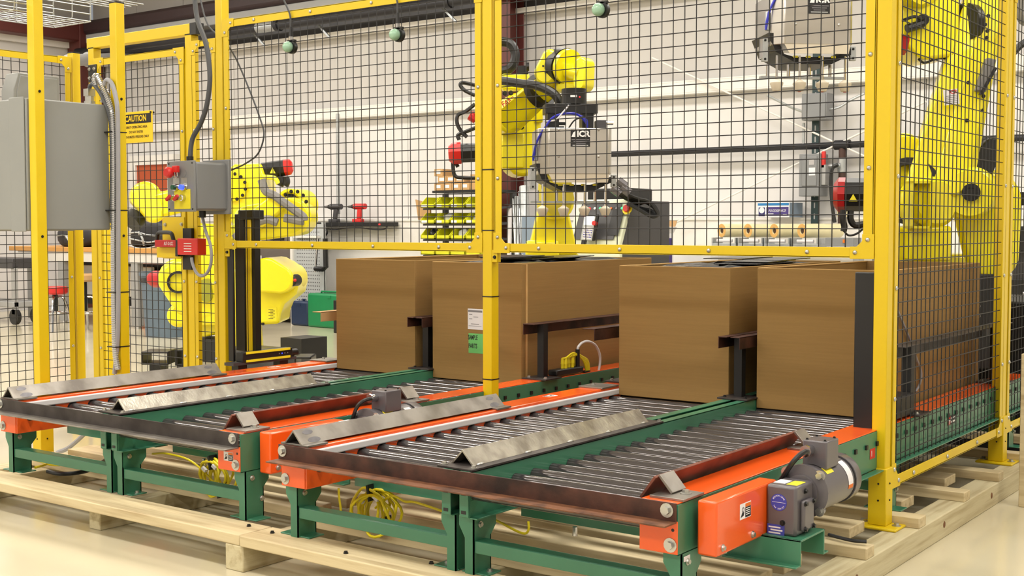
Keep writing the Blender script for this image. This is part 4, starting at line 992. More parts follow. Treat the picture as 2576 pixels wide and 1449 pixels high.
    part(MB().tube(bez([G(-.03, -.03, .265), G(-.0, -.02, .305), G(.05, -.03, .325)]), .004, 6), 'sensor_wire', 'black_plastic', t)
    part(MB().obox(G(-.205, -.06, .10), a*.02, nrm*-.02, Z_*.085), 'regulator', 'galv', t, bevel=.003)
    # logo plate
    c = G(.026, .0005, .212); R_ = a
    lp = plate(t, 'logo_plate', 'label_black', c, R_, Z_, .100, .086, .0008, label='black ICR logo plate')
    text('ICR', .042, 'ink_white', t, c+R_*.015+Z_*.021+nrm*.001, R_, Z_, sx=1.0, bold=.0018)
    part(MB().prism([c-R_*.046+Z_*.006+nrm*.001, c-R_*.024+Z_*.006+nrm*.001, c-R_*.022+Z_*.038+nrm*.001, c-R_*.037+Z_*.029+nrm*.001], nrm*.0005), 'logo_swoosh', 'ink_white', t)
    for k, wd in enumerate((.09, .07, .055, .08)): plate(t, 'logo_line', 'ink_grey' if k < 3 else 'ink_white', c-Z_*(.007+.0095*k)+nrm*.0008, R_, Z_, wd, .0030, .0004)
    for x in (-.085, .12):
        for z in (.12, .255): inst('screw', DOME, t, G(x, .0, z), axis=nrm, scale=(.8, .8, .8))
    return t
g1 = at(1447, 453, d=6.35); g2 = at(2046, 128, d=5.72)
gripper('stainless vacuum gripper hanging from the robot arm in the middle of the picture', g1, 6)
gripper('stainless vacuum gripper at the top right, cut off by the picture edge', g2, 6)

# ---- middle robot
D = Dp(6.75); nr = facing(25); px = 6.75/FPX
t = thing('industrial_robot', 'yellow robot arm in the middle, carrying a gripper over the cartons', 'robot', at(1390, 640, d=8.3)*1.0-Z_*at(1390, 640, d=8.3).z)
part(link(MB(), D(1278, 300, .35), D(1388, 205, .05), .085, .062, facing(15), .15), 'forearm', 'robot_yellow', t, bevel=.02)
part(MB().cyl(D(1352, 236, .15), D(1364, 226, .12), .098, n=22), 'seal_ring', 'black_plastic', t)
el = part(link(MB(), D(1302, 290, .55), D(1306, 405, .55), .125, .095, facing(10), .24), 'elbow_housing', 'robot_yellow', t, bevel=.02)
part(MB().obox(D(1344, 242, .42), RT*.05, Z_*-.15, FWH*.05), 'elbow_cover', 'robot_yellow', t, bevel=.008)
part(MB().obox(D(1262, 335, .40), RT*.13, Z_*-.2, FWH*.05), 'elbow_cover', 'robot_yellow', t, bevel=.008)
for x, y in ((1262, 318), (1275, 327), (1292, 327), (1312, 320), (1326, 302), (1318, 288), (1270, 235), (1285, 234)): inst('bolt', BLK, el, D(x, y, .395), axis=facing(10), scale=(1.8, 1.8, 1.8))
wr = part(link(MB(), D(1384, 185, .0), D(1392, 148, -.02), .070, .046, facing(-25), .14), 'wrist_housing', 'robot_yellow', t, bevel=.018)
part(MB().cyl(D(1408, 165, -.02), D(1424, 168, -.07), .098, n=26), 'wrist_ring', 'black_plastic', t)
part(MB().cyl(D(1424, 166, -.07), D(1432, 168, -.09), .092, n=26), 'wrist_collar', 'robot_yellow', t)
part(MB().cyl(D(1430, 178, -.08), D(1466, 186, -.16), .045, n=18), 'wrist_neck', 'robot_yellow', t)
part(link(MB(), D(1470, 165, -.15), D(1468, 212, -.15), .042, .042, facing(-35), .10), 'wrist_fork', 'robot_yellow', t, bevel=.015)
part(MB().obox(D(1398, 203, -.05), D(1480, 208, -.17)-D(1398, 203, -.05), Z_*-.055, FWH*.12), 'wrist_base', 'robot_yellow', t, bevel=.014)
fl = g1+Z_*.45+FWH*.15
part(MB().cyl(g1+Z_*.395+FWH*.14, g1+Z_*.475+FWH*.14, .065, n=22), 'tool_flange', 'black_metal', t)
plate(t, 'flange_mark', 'ink_white', g1+Z_*.432+FWH*.07-RT*.005, RT, Z_, .034, .010, .001)
part(MB().sph(g1+Z_*.428+FWH*.072+RT*.026, .004, 8, 6), 'flange_lamp', 'led_red', t)
bolts_ring(wr, D(1388, 165, -.085), facing(-25), .05, 8, .7)
# fanuc lettering along the forearm
b0 = D(1266, 262, .24); dirn = (D(1386, 206, -.02)-D(1266, 262, .24)); dirn = (dirn-facing(15)*dirn.dot(facing(15))).normalized()
upn = facing(15).cross(dirn)
fo_ = D(1282, 254, .24)+facing(15)*.045
text('FANUC', .042, 'ink_red', t, fo_, dirn, upn, align='CENTER', sx=.9, bold=.001)
text('S-430i W', .040, 'ink', t, fo_+dirn*.16, dirn, upn, align='CENTER', sx=.8)
# motors behind the elbow
for (x, y, dd, cap) in ((1160, 385, .75, True), (1196, 300, .8, False)):
    a = D(x+45, y-2, dd); b = D(x, y, dd); u = (b-a).normalized()
    part(MB().cyl(a, b, .058, n=8), 'motor', 'black_plastic', t)
    if cap: part(MB().lathe(b, u, [(.066, 0), (.066, .05), (.045, .075)], 8), 'motor_cap', 'red_plastic', t)
part(MB().cyl(D(1182, 290, .8), D(1198, 300, .8), .03, n=10), 'connector', 'red_plastic', t)
for pts in (((1195, 262), (1172, 280), (1152, 290), (1150, 310), (1160, 330), (1175, 345)), ((1200, 320), (1170, 332), (1152, 340), (1155, 352)), ((1198, 215), (1165, 208), (1158, 215), (1170, 228), (1195, 240)), ((1152, 420), (1140, 400), (1143, 440), (1165, 447), (1200, 448))):
    part(MB().tube(bez([D(x, y, .78) for x, y in pts]), .012, 7), 'motor_cable', 'black_plastic', t)
# dress-pack hose and loop
part(MB().tube(bez([D(x, y, dd) for x, y, dd in ((1225, 198, .2), (1262, 203, .05), (1310, 210, -.02), (1355, 217, -.08), (1392, 235, -.12), (1408, 258, -.12), (1415, 280, -.1))]), .024, 10), 'dress_hose', 'black_plastic', t)
part(MB().tube(bez([D(x, y, .5) for x, y in ((1240, 112), (1262, 105), (1285, 112), (1296, 135), (1292, 160), (1278, 175), (1255, 180))]), .028, 10), 'hose_loop', 'black_plastic', t)
part(MB().obox(D(1262, 185, .4), RT*.16, Z_*-.09, FWH*.12), 'arm_top_box', 'robot_yellow', t, bevel=.01)
part(MB().obox(D(1302, 165, .4), RT*.06, Z_*-.05, FWH*.08).cyl(D(1322, 168, .35), D(1331, 168, .35), .025, n=10), 'valve_pack', 'black_metal', t)
# upper arm, base and tapered pedestal
D8 = Dp(8.2)
part(link(MB(), D8(1392, 400, -.5), D8(1396, 510, -.1), .07, .11, facing(10), .2), 'upper_arm', 'robot_yellow', t, bevel=.02)
c0 = D8(1390, 600); zt = D8(1390, 480).z
part(MB().prism([D8(1365, 478), D8(1418, 478), D8(1455, 640), D8(1328, 640)], FWH*.42), 'pedestal', 'robot_yellow', t, bevel=.015)
part(MB().prism([D8(1328, 640), D8(1455, 640), V((D8(1455, 640).x, D8(1455, 640).y, .25)), V((D8(1328, 640).x, D8(1328, 640).y, .25))], FWH*.42), 'pedestal_foot', 'robot_yellow', t)
part(MB().box((c0.x-.35, c0.y-.1, 0), (c0.x+.35, c0.y+.6, .25)), 'riser', 'black_metal', t, bevel=.01)
part(MB().obox(D8(1322, 605, -.05), RT*.22, Z_*-.15, FWH*.1), 'pedestal_step', 'robot_yellow', t, bevel=.02)
q = D8(1405, 524, -.004); plate(t, 'warning_plate', 'paper', q-FWH*.0, RT, Z_, .085, .07, .001)
for k in range(5): plate(t, 'print_line', 'ink_grey', q+Z_*(.022-.011*k)-FWH*.001, RT, Z_, .06, .003, .0005)

# ---- right robot
D = Dp(6.25); px = 6.25/FPX
gp = at(2420, 640, d=6.5)
t = thing('industrial_robot', 'yellow robot arm at the right, behind the side mesh panel', 'robot', (gp.x, gp.y, 0))
nr = facing(-12)
part(link(MB(), D(2356, 478), D(2474, 10, .05), 80*px, 50*px, nr, .20), 'upper_arm', 'robot_yellow', t, bevel=.022)
part(link(MB(), D(2392, 455, -.06), D(2482, 60, .02), 42*px, 26*px, nr, .16), 'arm_rib', 'robot_yellow', t, bevel=.02)
part(link(MB(), D(2480, 510, .12), D(2492, 640, .12), 84*px, 66*px, facing(-20), .26), 'shoulder_casting', 'robot_yellow', t, bevel=.03)
hub = part(MB().lathe(D(2440, 486, -.10), facing(-20), [(66*px, -.05), (66*px, .02), (56*px, .05)], 30), 'shoulder_hub', 'robot_yellow', t)
part(MB().cyl(D(2443, 484, -.15), D(2443, 484, -.17), 22*px, n=20), 'hub_centre', 'black_plastic', t)
bolts_ring(t, D(2443, 484, -.17), facing(-20), 15*px, 7, 1.2)
part(MB().lathe(D(2335, 510, -.05), facing(10), [(64*px, -.08), (64*px, .06), (52*px, .09)], 30), 'joint_disc', 'robot_yellow', t)
jc = D(2294, 455, -.20); jw, jh = RT*(50*px), Z_*-(116*px)
jm = MB().obox(jc, jw, Z_*-.012, FWH*.13).obox(jc+jh, jw, Z_*.012, FWH*.13).obox(jc, RT*.010, jh, FWH*.13).obox(jc+jw, -RT*.010, jh, FWH*.13).obox(jc+FWH*.11, jw, jh, FWH*.02)
part(jm, 'joint_cover', 'robot_yellow', t)
for y in (478, 492, 498, 506, 526): inst('bolt', BLK, t, D(2308, y, -.091), axis=facing(0), scale=(2, 2, 2))
part(MB().cyl(D(2481, 494, -.11), D(2481, 494, -.14), .022, n=16), 'blank_cap', 'black_plastic', t)
part(MB().cyl(D(2571, 500, .05), D(2571, 500, -.02), .034, n=18), 'end_cap', 'black_plastic', t)
part(MB().pipe(D(2296, 480, .06), D(2284, 480, .0), 84*px, 66*px, 30), 'seal_ring', 'black_plastic', t)
part(link(MB(), D(2270, 440, .15), D(2262, 380, .15), 46*px, 44*px, facing(0), .2), 'rear_housing', 'robot_yellow', t, bevel=.02)
part(MB().obox(D(2240, 572, -.02), RT*(46*px), Z_*-(95*px), FWH*.2), 'turret_block', 'robot_yellow', t, bevel=.012)
part(MB().obox(D(2292, 568, -.12), RT*(102*px), Z_*-(88*px), FWH*.3), 'turret_cover', 'robot_yellow', t, bevel=.016)
part(MB().obox(D(2280, 640, .05), RT*(250*px), Z_*-.28, FWH*.4), 'turret_base', 'robot_yellow', t, bevel=.02)
zc = D(2400, 700).z
part(MB().box((gp.x-.30, gp.y-.05, 0), (gp.x+.38, gp.y+.62, zc-.12)), 'riser', 'black_metal', t, bevel=.01, label='black steel riser under the robot')
q0, q1 = at(2447, 690, d=6.2), at(2512, 940, d=6.2)
rs = part(MB().obox(V((q0.x, q0.y, .45)), RT0*(65*6.2/FPX), FWH*.25, Z_*(q0.z-.45)), 'side_column', 'black_metal', t, bevel=.006, label='black column with bolt holes')
for y in (770, 795): part(MB().pipe(at(2461, y, d=6.199), at(2461, y, d=6.18), .011, .007, 12), 'bolt_hole', 'zinc', rs)
# red capped motor at the left
a, b = D(2262, 490, -.32), D(2116, 490, -.235); u = (b-a).normalized()
part(MB().cyl(a, b, 40*px, n=8), 'motor', 'black_plastic', t)
part(MB().lathe(b, u, [(42*px, -.02), (42*px, .012), (28*px, .034)], 8), 'motor_cap', 'red_dark', t)
q = D(2146, 500, -.345); part(MB().prism([q+Z_*.022, q-Z_*.012-RT*.020, q-Z_*.012+RT*.020], -FWH*.002), 'warning_triangle', 'label_yellow', t)
for pts in (((2122, 528), (2120, 550), (2124, 570), (2122, 582)), ((2140, 530), (2140, 552), (2150, 566), (2175, 564)), ((2122, 580), (2135, 592), (2155, 588), (2172, 575))):
    part(MB().tube(bez([D(x, y, -.35) for x, y in pts]), .016 if pts[0][1] < 560 else .005, 8), 'motor_cable', 'black_plastic', t)
# elbow housing at the top, motor cap, forearm out of frame
part(MB().prism([D(x, y, -.05) for x, y in ((2268, -60), (2410, -60), (2418, 60), (2402, 140), (2330, 150), (2306, 140), (2266, 100))], FWH*.30), 'elbow_housing', 'robot_yellow', t, bevel=.016)
part(MB().lathe(D(2278, 108, .0), -RT+Z_*.1, [(.062, 0), (.062, .03), (.04, .06)], 8), 'motor_cap', 'red_dark', t)
part(MB().cyl(D(2322, 50, -.06), D(2322, 50, -.10), .03, n=14), 'connector', 'black_plastic', t)
part(MB().cyl(D(2320, 60, -.08), D(2282, 72, -.10), .022, n=10), 'connector', 'black_plastic', t)
part(MB().cyl(D(2424, 58, -.02), D(2440, 60, .0), 50*px, n=26), 'elbow_ring', 'black_plastic', t)
part(link(MB(), D(2300, -30, .0), at(2090, -120, d=5.85), .11, .075, facing(10), .16), 'forearm', 'robot_yellow', t, bevel=.02)
part(MB().cyl(g2+Z_*.395+FWH*.14, at(2075, -120, d=5.86), .075, n=20), 'wrist', 'robot_yellow', t)
part(MB().tube(bez([D(2258, 55, -.05), D(2275, 50, -.12), D(2300, 42, -.13), D(2322, 48, -.1)]), .008, 8), 'motor_cable', 'black_plastic', t)
part(MB().tube(bez([D(2310, 148, -.02), D(2325, 158, -.02), D(2350, 150, -.02), D(2370, 146, 0), D(2398, 152, .05)]), .006, 8), 'motor_cable', 'black_plastic', t)
# grey sleeve and dark hose on the arm
part(MB().cbox(D(2478, 190, -.12), V((0, 0, .16))+RT*.05, RT*.045-Z_*.01, FWH*.05), 'hose_sleeve', 'sleeve_grey', t, bevel=.006)
part(MB().cbox(D(2485, 205, -.15), V((0, 0, .13))+RT*.07, RT*.012, FWH*.03), 'sleeve_strap', 'black_plastic', t)
part(link(MB(), D(2462, 418, .05), D(2492, 372, .05), 34*px, 24*px, facing(-10), .14), 'cable_guard', 'black_plastic', t, bevel=.01)
for x, y in ((2436, 208), (2474, 242), (2432, 303), (2470, 278), (2414, 388), (2425, 398), (2486, 40), (2478, 62), (2484, 78), (2482, 95)): inst('bolt', BLK, t, D(x, y, -.105), axis=facing(-12), scale=(1.2, 1.2, 1.2))
q = D(2393, 244, -.105); rr_ = (RT-Z_*.0); pl = plate(t, 'logo_sticker', 'paper', q, RT+Z_*.12, Z_-RT*.12, .075, .075, .001)
text('ICR', .026, 'ink_red', t, q+Z_*.024-FWH*.001+RT*.008, RT+Z_*.12, Z_-RT*.12, bold=.001)
for k in range(5): plate(t, 'print_line', 'ink_grey', q+Z_*(.006-.009*k)-FWH*.001, RT+Z_*.12, Z_-RT*.12, .06, .003, .0005)
# hose arcs beyond the far post
part(MB().tube(bez([at(x, y, d=6.9) for x, y in ((2540, 145), (2556, 125), (2576, 108), (2600, 100))]), .02, 8), 'dress_hose', 'black_plastic', t)
part(link(MB(), at(2560, -10, d=7.0), at(2590, 40, d=7.0), .05, .05, facing(0), .1), 'hose_bracket', 'sleeve_grey', t)

# ---- left robot
D = Dp(10.6); px = 10.6/FPX
gp = at(590, 870, d=10.6)
t = thing('industrial_robot', 'folded yellow robot at the left, seen behind the gate and mesh', 'robot', (gp.x, gp.y, 0))
part(link(MB(), D(365, 495, .1), D(385, 535, .1), 38*px, 26*px, facing(20), .3), 'wrist_lobe', 'robot_yellow', t, bevel=.03)
part(link(MB(), D(385, 520, .1), D(520, 490, .15), 32*px, 30*px, facing(10), .25), 'forearm', 'robot_yellow', t, bevel=.03)
part(MB().cyl(D(345, 545, .05), D(330, 560, .0), 26*px, n=18), 'wrist_flange', 'black_plastic', t)
up = part(MB().prism([D(x, y) for x, y in ((572, 425), (590, 412), (655, 410), (664, 440), (672, 480), (655, 560), (585, 570), (570, 530))], FWH*.45), 'elbow_body', 'robot_yellow', t, bevel=.03)
part(MB().cyl(D(585, 470, -.01), D(585, 470, -.05), 36*px, n=24), 'elbow_disc', 'robot_yellow', t)
for a in range(8):
    th = math.radians(-80+a*30); inst('bolt', BLK, up, D(585+33*math.cos(th), 470+33*math.sin(th), -.052), axis=facing(0), scale=(1.8, 1.8, 1.8))
a, b = D(660, 430, .12), D(716, 422, .12); u = (b-a).normalized()
part(MB().cyl(a, b, 21*px, n=8), 'motor', 'black_plastic', t); part(MB().lathe(b, u, [(21*px, 0), (20*px, .05), (12*px, .07)], 8), 'motor_cap', 'red_plastic', t)
q = D(686, 430, .03); part(MB().prism([q+Z_*.03, q-Z_*.02-RT*.024, q-Z_*.02+RT*.024], -FWH*.003), 'warning_triangle', 'label_yellow', t)
for x in (706, 719): part(MB().tube(bez([D(x, 445, .12), D(x+2, 458, .12), D(x-2, 468, .12)]), .03, 8), 'motor_cable', 'black_plastic', t)
part(MB().tube(bez([D(660, 445, 0), D(690, 448, -.02), D(700, 462, -.02)]), .02, 8), 'yellow_hose', 'robot_yellow', t)
hd = part(MB().lathe(D(740, 515, .05), facing(-15), [(40*px, -.2), (40*px, .08), (33*px, .10), (24*px, .07)], 30), 'shoulder_disc', 'robot_yellow', t)
bolts_ring(t, D(740, 515, -.06), facing(-15), 34*px, 12, 2)
for i in range(9): inst('bolt', BLK, t, D(728+ (i % 5)*6, 492+(i//5)*8, -.03), axis=facing(-15), scale=(2, 2, 2))
part(link(MB(), D(640, 560, .0), D(745, 545, .05), 46*px, 48*px, facing(-5), .3), 'lower_arm', 'robot_yellow', t, bevel=.03)
part(link(MB(), D(600, 590, -.1), D(690, 520, -.1), 26*px, 24*px, facing(0), .2), 'arm_brace', 'robot_yellow', t, bevel=.02)
for pts in (((658, 452), (668, 480), (690, 492), (712, 508), (740, 528), (762, 545), (764, 555)), ((590, 600), (612, 580), (640, 562), (672, 552), (698, 560)), ((715, 548), (735, 552), (756, 556), (764, 556))):
    part(MB().tube(bez([D(x, y, -.22) for x, y in pts]), [.035]*(8*(len(pts)-1)+1), 8), 'cable_sleeve', 'sleeve_grey', t)
part(MB().prism([D(x, y) for x, y in ((640, 672), (650, 660), (690, 655), (715, 660), (740, 680), (752, 710), (745, 740), (715, 765), (705, 790), (703, 815), (640, 818), (560, 815), (560, 680))], FWH*.5), 'base_casting', 'robot_yellow', t, bevel=.03, label='yellow base casting')
part(link(MB(), D(690, 690, .1), D(722, 700, .1), 44*px, 36*px, facing(-5), .5), 'base_drum', 'robot_yellow', t, bevel=.02)
part(MB().lathe(D(742, 705, -.08), facing(-25), [(15*px, -.03), (15*px, .05), (10*px, .06)], 18), 'axis_cap', 'black_plastic', t)
part(MB().sph(D(742, 705, -.15), .014, 8, 6), 'axis_mark', 'red_plastic', t)
q = D(683, 790, -.003); plate(t, 'caution_plate', 'label_yellow', q, RT, Z_, .088, .115, .002)
for k in range(7): plate(t, 'print_line', 'ink', q+Z_*(.04-.013*k)-FWH*.002+RT*(.01 if k % 2 else -.005), RT, Z_, .04, .004, .001)
for x in (655, 662): inst('bolt', BLK, t, D(x, 815, -.001), axis=facing(0), scale=(1.5, 1.5, 1.5))
part(link(MB(), D(455, 700, .1), D(475, 760, .1), 52*px, 36*px, facing(10), .4), 'counter_lobe', 'robot_yellow', t, bevel=.04)
part(link(MB(), D(455, 790, .1), D(530, 760, .1), 30*px, 60*px, facing(10), .4), 'turret', 'robot_yellow', t, bevel=.03)
part(MB().prism([D(x, y, .05) for x, y in ((486, 560), (600, 570), (600, 830), (505, 850), (470, 800))], FWH*.4), 'column_casting', 'robot_yellow', t, bevel=.03)
part(MB().pipe(D(449, 710, -.11), D(449, 710, -.14), 28*px, 22*px, 24), 'lobe_ring', 'black_plastic', t)
part(MB().lathe(D(388, 702, .3), -RT+FWH*.5, [(22*px, -.12), (22*px, .0), (14*px, .05)], 10), 'motor_cap', 'red_dark', t)
part(link(MB(), D(520, 715, -.08), D(522, 745, -.08), 14*px, 14*px, facing(0), .1), 'axis_recess_shade', 'shaded_yellow', t)  # solid lobe; its darker yellow paints in the shade of a recess
fz = D(640, 850).z
bc_ = at(620, 850, d=10.7)
part(MB().cyl((bc_.x, bc_.y, 0.02), (bc_.x, bc_.y, D(640, 815).z+.02), .15, .13, n=28), 'base_ring', 'robot_yellow', t)
part(MB().cyl((bc_.x, bc_.y, 0), (bc_.x, bc_.y, .07), .19, n=28), 'base_flange', 'robot_yellow', t)
part(MB().box((gp.x-.5, gp.y-.1, 0), (gp.x-.1, gp.y+.1, .2)), 'connector_box', 'black_metal', t)
part(MB().box((gp.x+.35, gp.y+.2, 0), (gp.x+.6, gp.y+.5, .22)), 'connector_box', 'black_metal', t)

# ================================================================ light curtain by the left post
lc = thing('light_curtain', 'tall black light curtain with yellow extrusion beside the left fence post', 'light curtain', (.05, .1, .455))
part(MB().box((-.036, -.012, .462), (.004, .004, 1.045)), 'filler_strip', 'black_plastic', lc, bevel=.003)
a, b = at(590, 600, Y=.12), at(652, 880, Y=.12)
part(MB().box((a.x, .12, .50), (a.x+.075, .17, 1.23)), 'housing', 'black_metal', lc, bevel=.004)
yx = at(622, 700, Y=.115).x
part(MB().box((yx, .105, .50), (yx+.04, .15, 1.20)), 'yellow_extrusion', 'fence_yellow', lc, bevel=.003)
part(MB().box((yx+.012, .1035, .50), (yx+.016, .106, 1.20)), 'window', 'black_plastic', lc)
part(MB().box((yx+.04, .112, .50), (yx+.065, .15, 1.22)), 'side_profile', 'black_metal', lc)
part(MB().box((yx-.05, .10, 1.20), (yx+.075, .17, 1.25)), 'end_cap', 'black_plastic', lc, bevel=.004)
ml = thing('muting_bar', 'black and yellow sensor bar lying low beside the farther left rail', 'sensor bar', (.06, .5, .40))
a, b = at(603, 892, X=.05), at(728, 880, X=.05)
z0 = .462
part(MB().box((.02, a.y, z0), (.075, b.y, z0+.05)), 'housing', 'black_metal', ml, bevel=.003)
part(MB().box((.0755, a.y+.02, z0+.040), (.079, b.y-.02, z0+.052)).box((.0755, a.y+.02, z0-.002), (.079, b.y-.02, z0+.010)), 'yellow_profile', 'label_yellow', ml)
for k in range(4): part(MB().box((.0752, b.y-.10+.02*k, z0+.022), (.0762, b.y-.094+.02*k, z0+.028)), 'status_led', 'blue_light' if k == 1 else 'box_grey', ml)
part(MB().cyl((.05, b.y, z0+.02), (.05, b.y+.05, z0+.02), .02, n=12), 'end_connector', 'black_plastic', ml)
part(MB().box((.0, a.y-.06, .447), (.07, b.y+.03, z0)), 'mount', 'dark_grey', ml)
part(MB().box((.01, a.y-.02, .30), (.06, a.y+.04, .447)).box((.01, b.y-.08, .127), (.06, b.y-.02, .447)), 'stand', 'black_metal', ml)
q = at(433, 0, Y=0)
def tube_box(label, p0, p1, d, mat='black_metal'):
    a, b = at(p0[0], p1[1], d=d), at(p1[0], p0[1], d=d); t = thing('steel_tube_foot', label, 'tube', (a.x, a.y, 0))
    Wd = (p1[0]-p0[0])*d/FPX; Hh = (p1[1]-p0[1])*d/FPX; wl = .012
    o = V((a.x, a.y, a.z))
    m = MB().obox(o, RT0*Wd, Z_*wl, FWH*.22).obox(o+Z_*(Hh-wl), RT0*Wd, Z_*wl, FWH*.22).obox(o, RT0*wl, Z_*Hh, FWH*.22).obox(o+RT0*(Wd-wl), RT0*wl, Z_*Hh, FWH*.22)
    part(m, 'tube', mat, t, bevel=.004); part(MB().obox(o+RT0*Wd*.3-Z_*o.z, RT0*Wd*.4, FWH*.2, Z_*o.z), 'stem', mat, t)
    return t
tube_box('open end of a black steel tube on the floor behind the gate', (355, 885), (424, 918), 8.6)
tube_box('black steel tube end beside the grey box at the foot of the narrow panel', (440, 880), (462, 920), 8.6)
tube_box('black steel tube end on the floor right of the muting bar', (740, 898), (783, 925), 8.4)
c = at(650, 868, d=9.6)
solo(MB().box((c.x-.35, c.y, 0), (c.x+.25, c.y+.3, .16)).box((c.x-.3, c.y-.1, .16), (c.x+.05, c.y+.2, .22)), 'dark_base_box', 'dark_grey', 'dark grey box on the floor at the foot of the left robot', 'box', bevel=.01)
# indicator bulbs on the front panels
for k, (x, y, lb) in enumerate(((724, 118, 'leftmost pale green indicator bulb hung on the fence mesh'), (993, 87, 'middle pale green indicator bulb hung on the fence mesh'), (1505, 24, 'pale green indicator bulb high on the panel next to the corner post'))):
    c = at(x, y, Y=-.045); t = thing('indicator_bulb', lb, 'indicator', c, 'pale green indicator bulbs on the fence')
    part(MB().sph(c, .027, 18, 12), 'globe', 'lens_green', t)
    part(MB().cyl(c+Y_*.012+X_*.006, c+Y_*.03+X_*.006, .032, n=20).box(c+V((-.018, .012, .026)), c+V((.03, .03, .036))), 'base', 'black_plastic', t)
    part(MB().cyl(c+V((.0, .02, .034)), c+V((0, .02, .052)), .011, n=10), 'nut', 'chrome', t)
    part(MB().cyl(c+V((.0, .02, .052)), c+V((0, .02, .10)), .010, .007, n=10), 'boot', 'black_plastic', t)
    tp = [c+V((0, .02, .10)), c+V((0, .015, .16)), c+V((-.03, .0, .24)), c+V((-.08, .0, .34))]
    part(MB().tube(bez(tp), .0045, 7), 'lead', 'dark_cable', t)
solo(MB().tube(bez([at(x, y, Y=.06) for x, y in ((500, -20), (522, 60), (560, 100), (590, 140), (625, 220), (655, 300), (664, 340), (650, 385), (620, 410), (582, 428))]), .0045, 7), 'loose_lead', 'dark_cable', 'thin dark lead drooping behind the left front panel', 'cable')
solo(MB().tube(bez([at(x, y, X=3.30) for x, y in ((2249, 760), (2262, 790), (2285, 845), (2305, 900), (2317, 935), (2314, 965), (2303, 985))]), .005, 7), 'rail_lead', 'grey_cable', 'thin grey lead hanging over the carton behind the side panel', 'cable')
bxx = at(2290, 1020, X=3.40)
solo(MB().box((3.35, .11, .4485), (3.425, .385, .53)), 'sensor_housing', 'black_metal', 'black sensor housing on the right rail behind the corner post', 'sensor', bevel=.004)

# ================================================================ along the back wall
D = Dp(9.9)
# robot controller
c0 = at(1556, 640, d=9.6); xl = at(1430, 600, Y=c0.y).x
prof = [(0, .02), (0, 1.02), (.16, 1.36), (.80, 1.36), (.80, .02)]
rc = thing('robot_controller', 'cream and dark grey robot controller with a sloping console', 'controller', (c0.x-.3, c0.y+.4, 0))
part(MB().prism([(c0.x, c0.y+y, z) for y, z in prof], (xl-c0.x, 0, 0)), 'cabinet', 'dark_grey', rc, bevel=.01)
part(MB().prism([(c0.x+.012, c0.y+y, z) for y, z in ((-.006, .1), (-.006, 1.02), (.155, 1.37), (.20, 1.37), (.04, 1.02), (.04, .1))], (xl-c0.x-.02, 0, 0)), 'front_shell', 'ctrl_cream', rc, bevel=.006)
sl_u = V((0, .16, .34)).normalized(); sl_n = V((0, -.34, .16)).normalized()
mid = V(((xl+c0.x)/2, c0.y+.075, 1.19))+sl_n*.012
plate(rc, 'console_panel', 'dark_grey', mid, X_, sl_u, abs(xl-c0.x)*.80, .31, .006)
plate(rc, 'console_window', 'black_plastic', mid+X_*.17+sl_n*.006, X_, sl_u, .10, .24, .003)
for k in range(7):
    part(MB().cyl(mid+X_*(-.10+.05*k)+sl_u*.11+sl_n*.006, mid+X_*(-.10+.05*k)+sl_u*.11+sl_n*.014, .010, n=10), 'indicator_lamp', ('led_red', 'ink_white', 'led_green', 'led_green', 'label_orange', 'ink_grey', 'led_green')[k], rc)
eb = mid+X_*.25+sl_u*.10+sl_n*.006
part(MB().cyl(eb, eb+sl_n*.006, .042, n=18), 'stop_ring', 'label_yellow', rc); part(MB().cyl(eb, eb+sl_n*.03, .028, n=16), 'stop_button', 'red_plastic', rc)
plate(rc, 'yellow_strip', 'label_yellow', V((c0.x-.14, c0.y-.007, .96)), X_, Z_, .15, .02, .001); plate(rc, 'red_label', 'ink_red', V((c0.x-.13, c0.y-.007, .90)), X_, Z_, .08, .035, .001); plate(rc, 'white_label', 'paper', V((c0.x-.13, c0.y-.007, .83)), X_, Z_, .08, .09, .001)
part(MB().cyl((c0.x+.012, c0.y+.30, .98), (c0.x+.05, c0.y+.30, .98), .026, n=12), 'side_knob', 'chrome', rc)
for z in (.35, .65): part(MB().box((c0.x, c0.y+.74, z), (c0.x+.02, c0.y+.78, z+.12)), 'side_hinge', 'black_metal', rc)
part(MB().box((xl+.01, c0.y+.02, 0), (c0.x-.01, c0.y+.78, .1)), 'plinth', 'black_metal', rc)
tp = thing('teach_pendant', 'grey teach pendant with white screen hanging on the controller', 'pendant', (mid.x-.02, mid.y-.1, .95))
pc = at(1487, 572, Y=c0.y-.03); R2 = (X_+Z_*-.06).normalized(); U2 = (Z_+X_*.10+Y_*.12).normalized(); N2 = R2.cross(U2)
def pplate(nm, mt, dx, dz, wd, ht, th, off=0, bev=0):
    o_ = pc+R2*dx+U2*dz+N2*off; m = MB().obox(o_-R2*wd/2-U2*ht/2, R2*wd, U2*ht, N2*th); return part(m, nm, mt, tp, bevel=bev)
pplate('body', 'black_plastic', 0, 0, .13, .21, .03, 0, .012); pplate('face', 'peg_grey', -.006, -.01, .105, .19, .004, .03, .004); pplate('screen', 'screen', -.004, .05, .085, .07, .002, .034)
kp = pplate('keypad', 'paper', -.002, -.05, .08, .09, .002, .034)
for i in range(6):
    for j in range(4): pplate('key', 'label_blue' if (i+j) % 3 else 'ink_grey', -.034+.0135*i, -.08+.018*j, .008, .009, .002, .036)
part(MB().cyl(pc+R2*.055+U2*.03+N2*.03, pc+R2*.055+U2*.03+N2*.06, .018, n=14), 'stop_button', 'red_plastic', tp)
part(MB().obox(pc-R2*.05-U2*.16, R2*.03, U2*.06, N2*.03), 'cable_boot', 'black_plastic', tp)
cw = thing('cable_bundle', 'black cable bundle with grey connectors draped over the controller', 'cable', (c0.x-.1, c0.y+.5, 1.37))
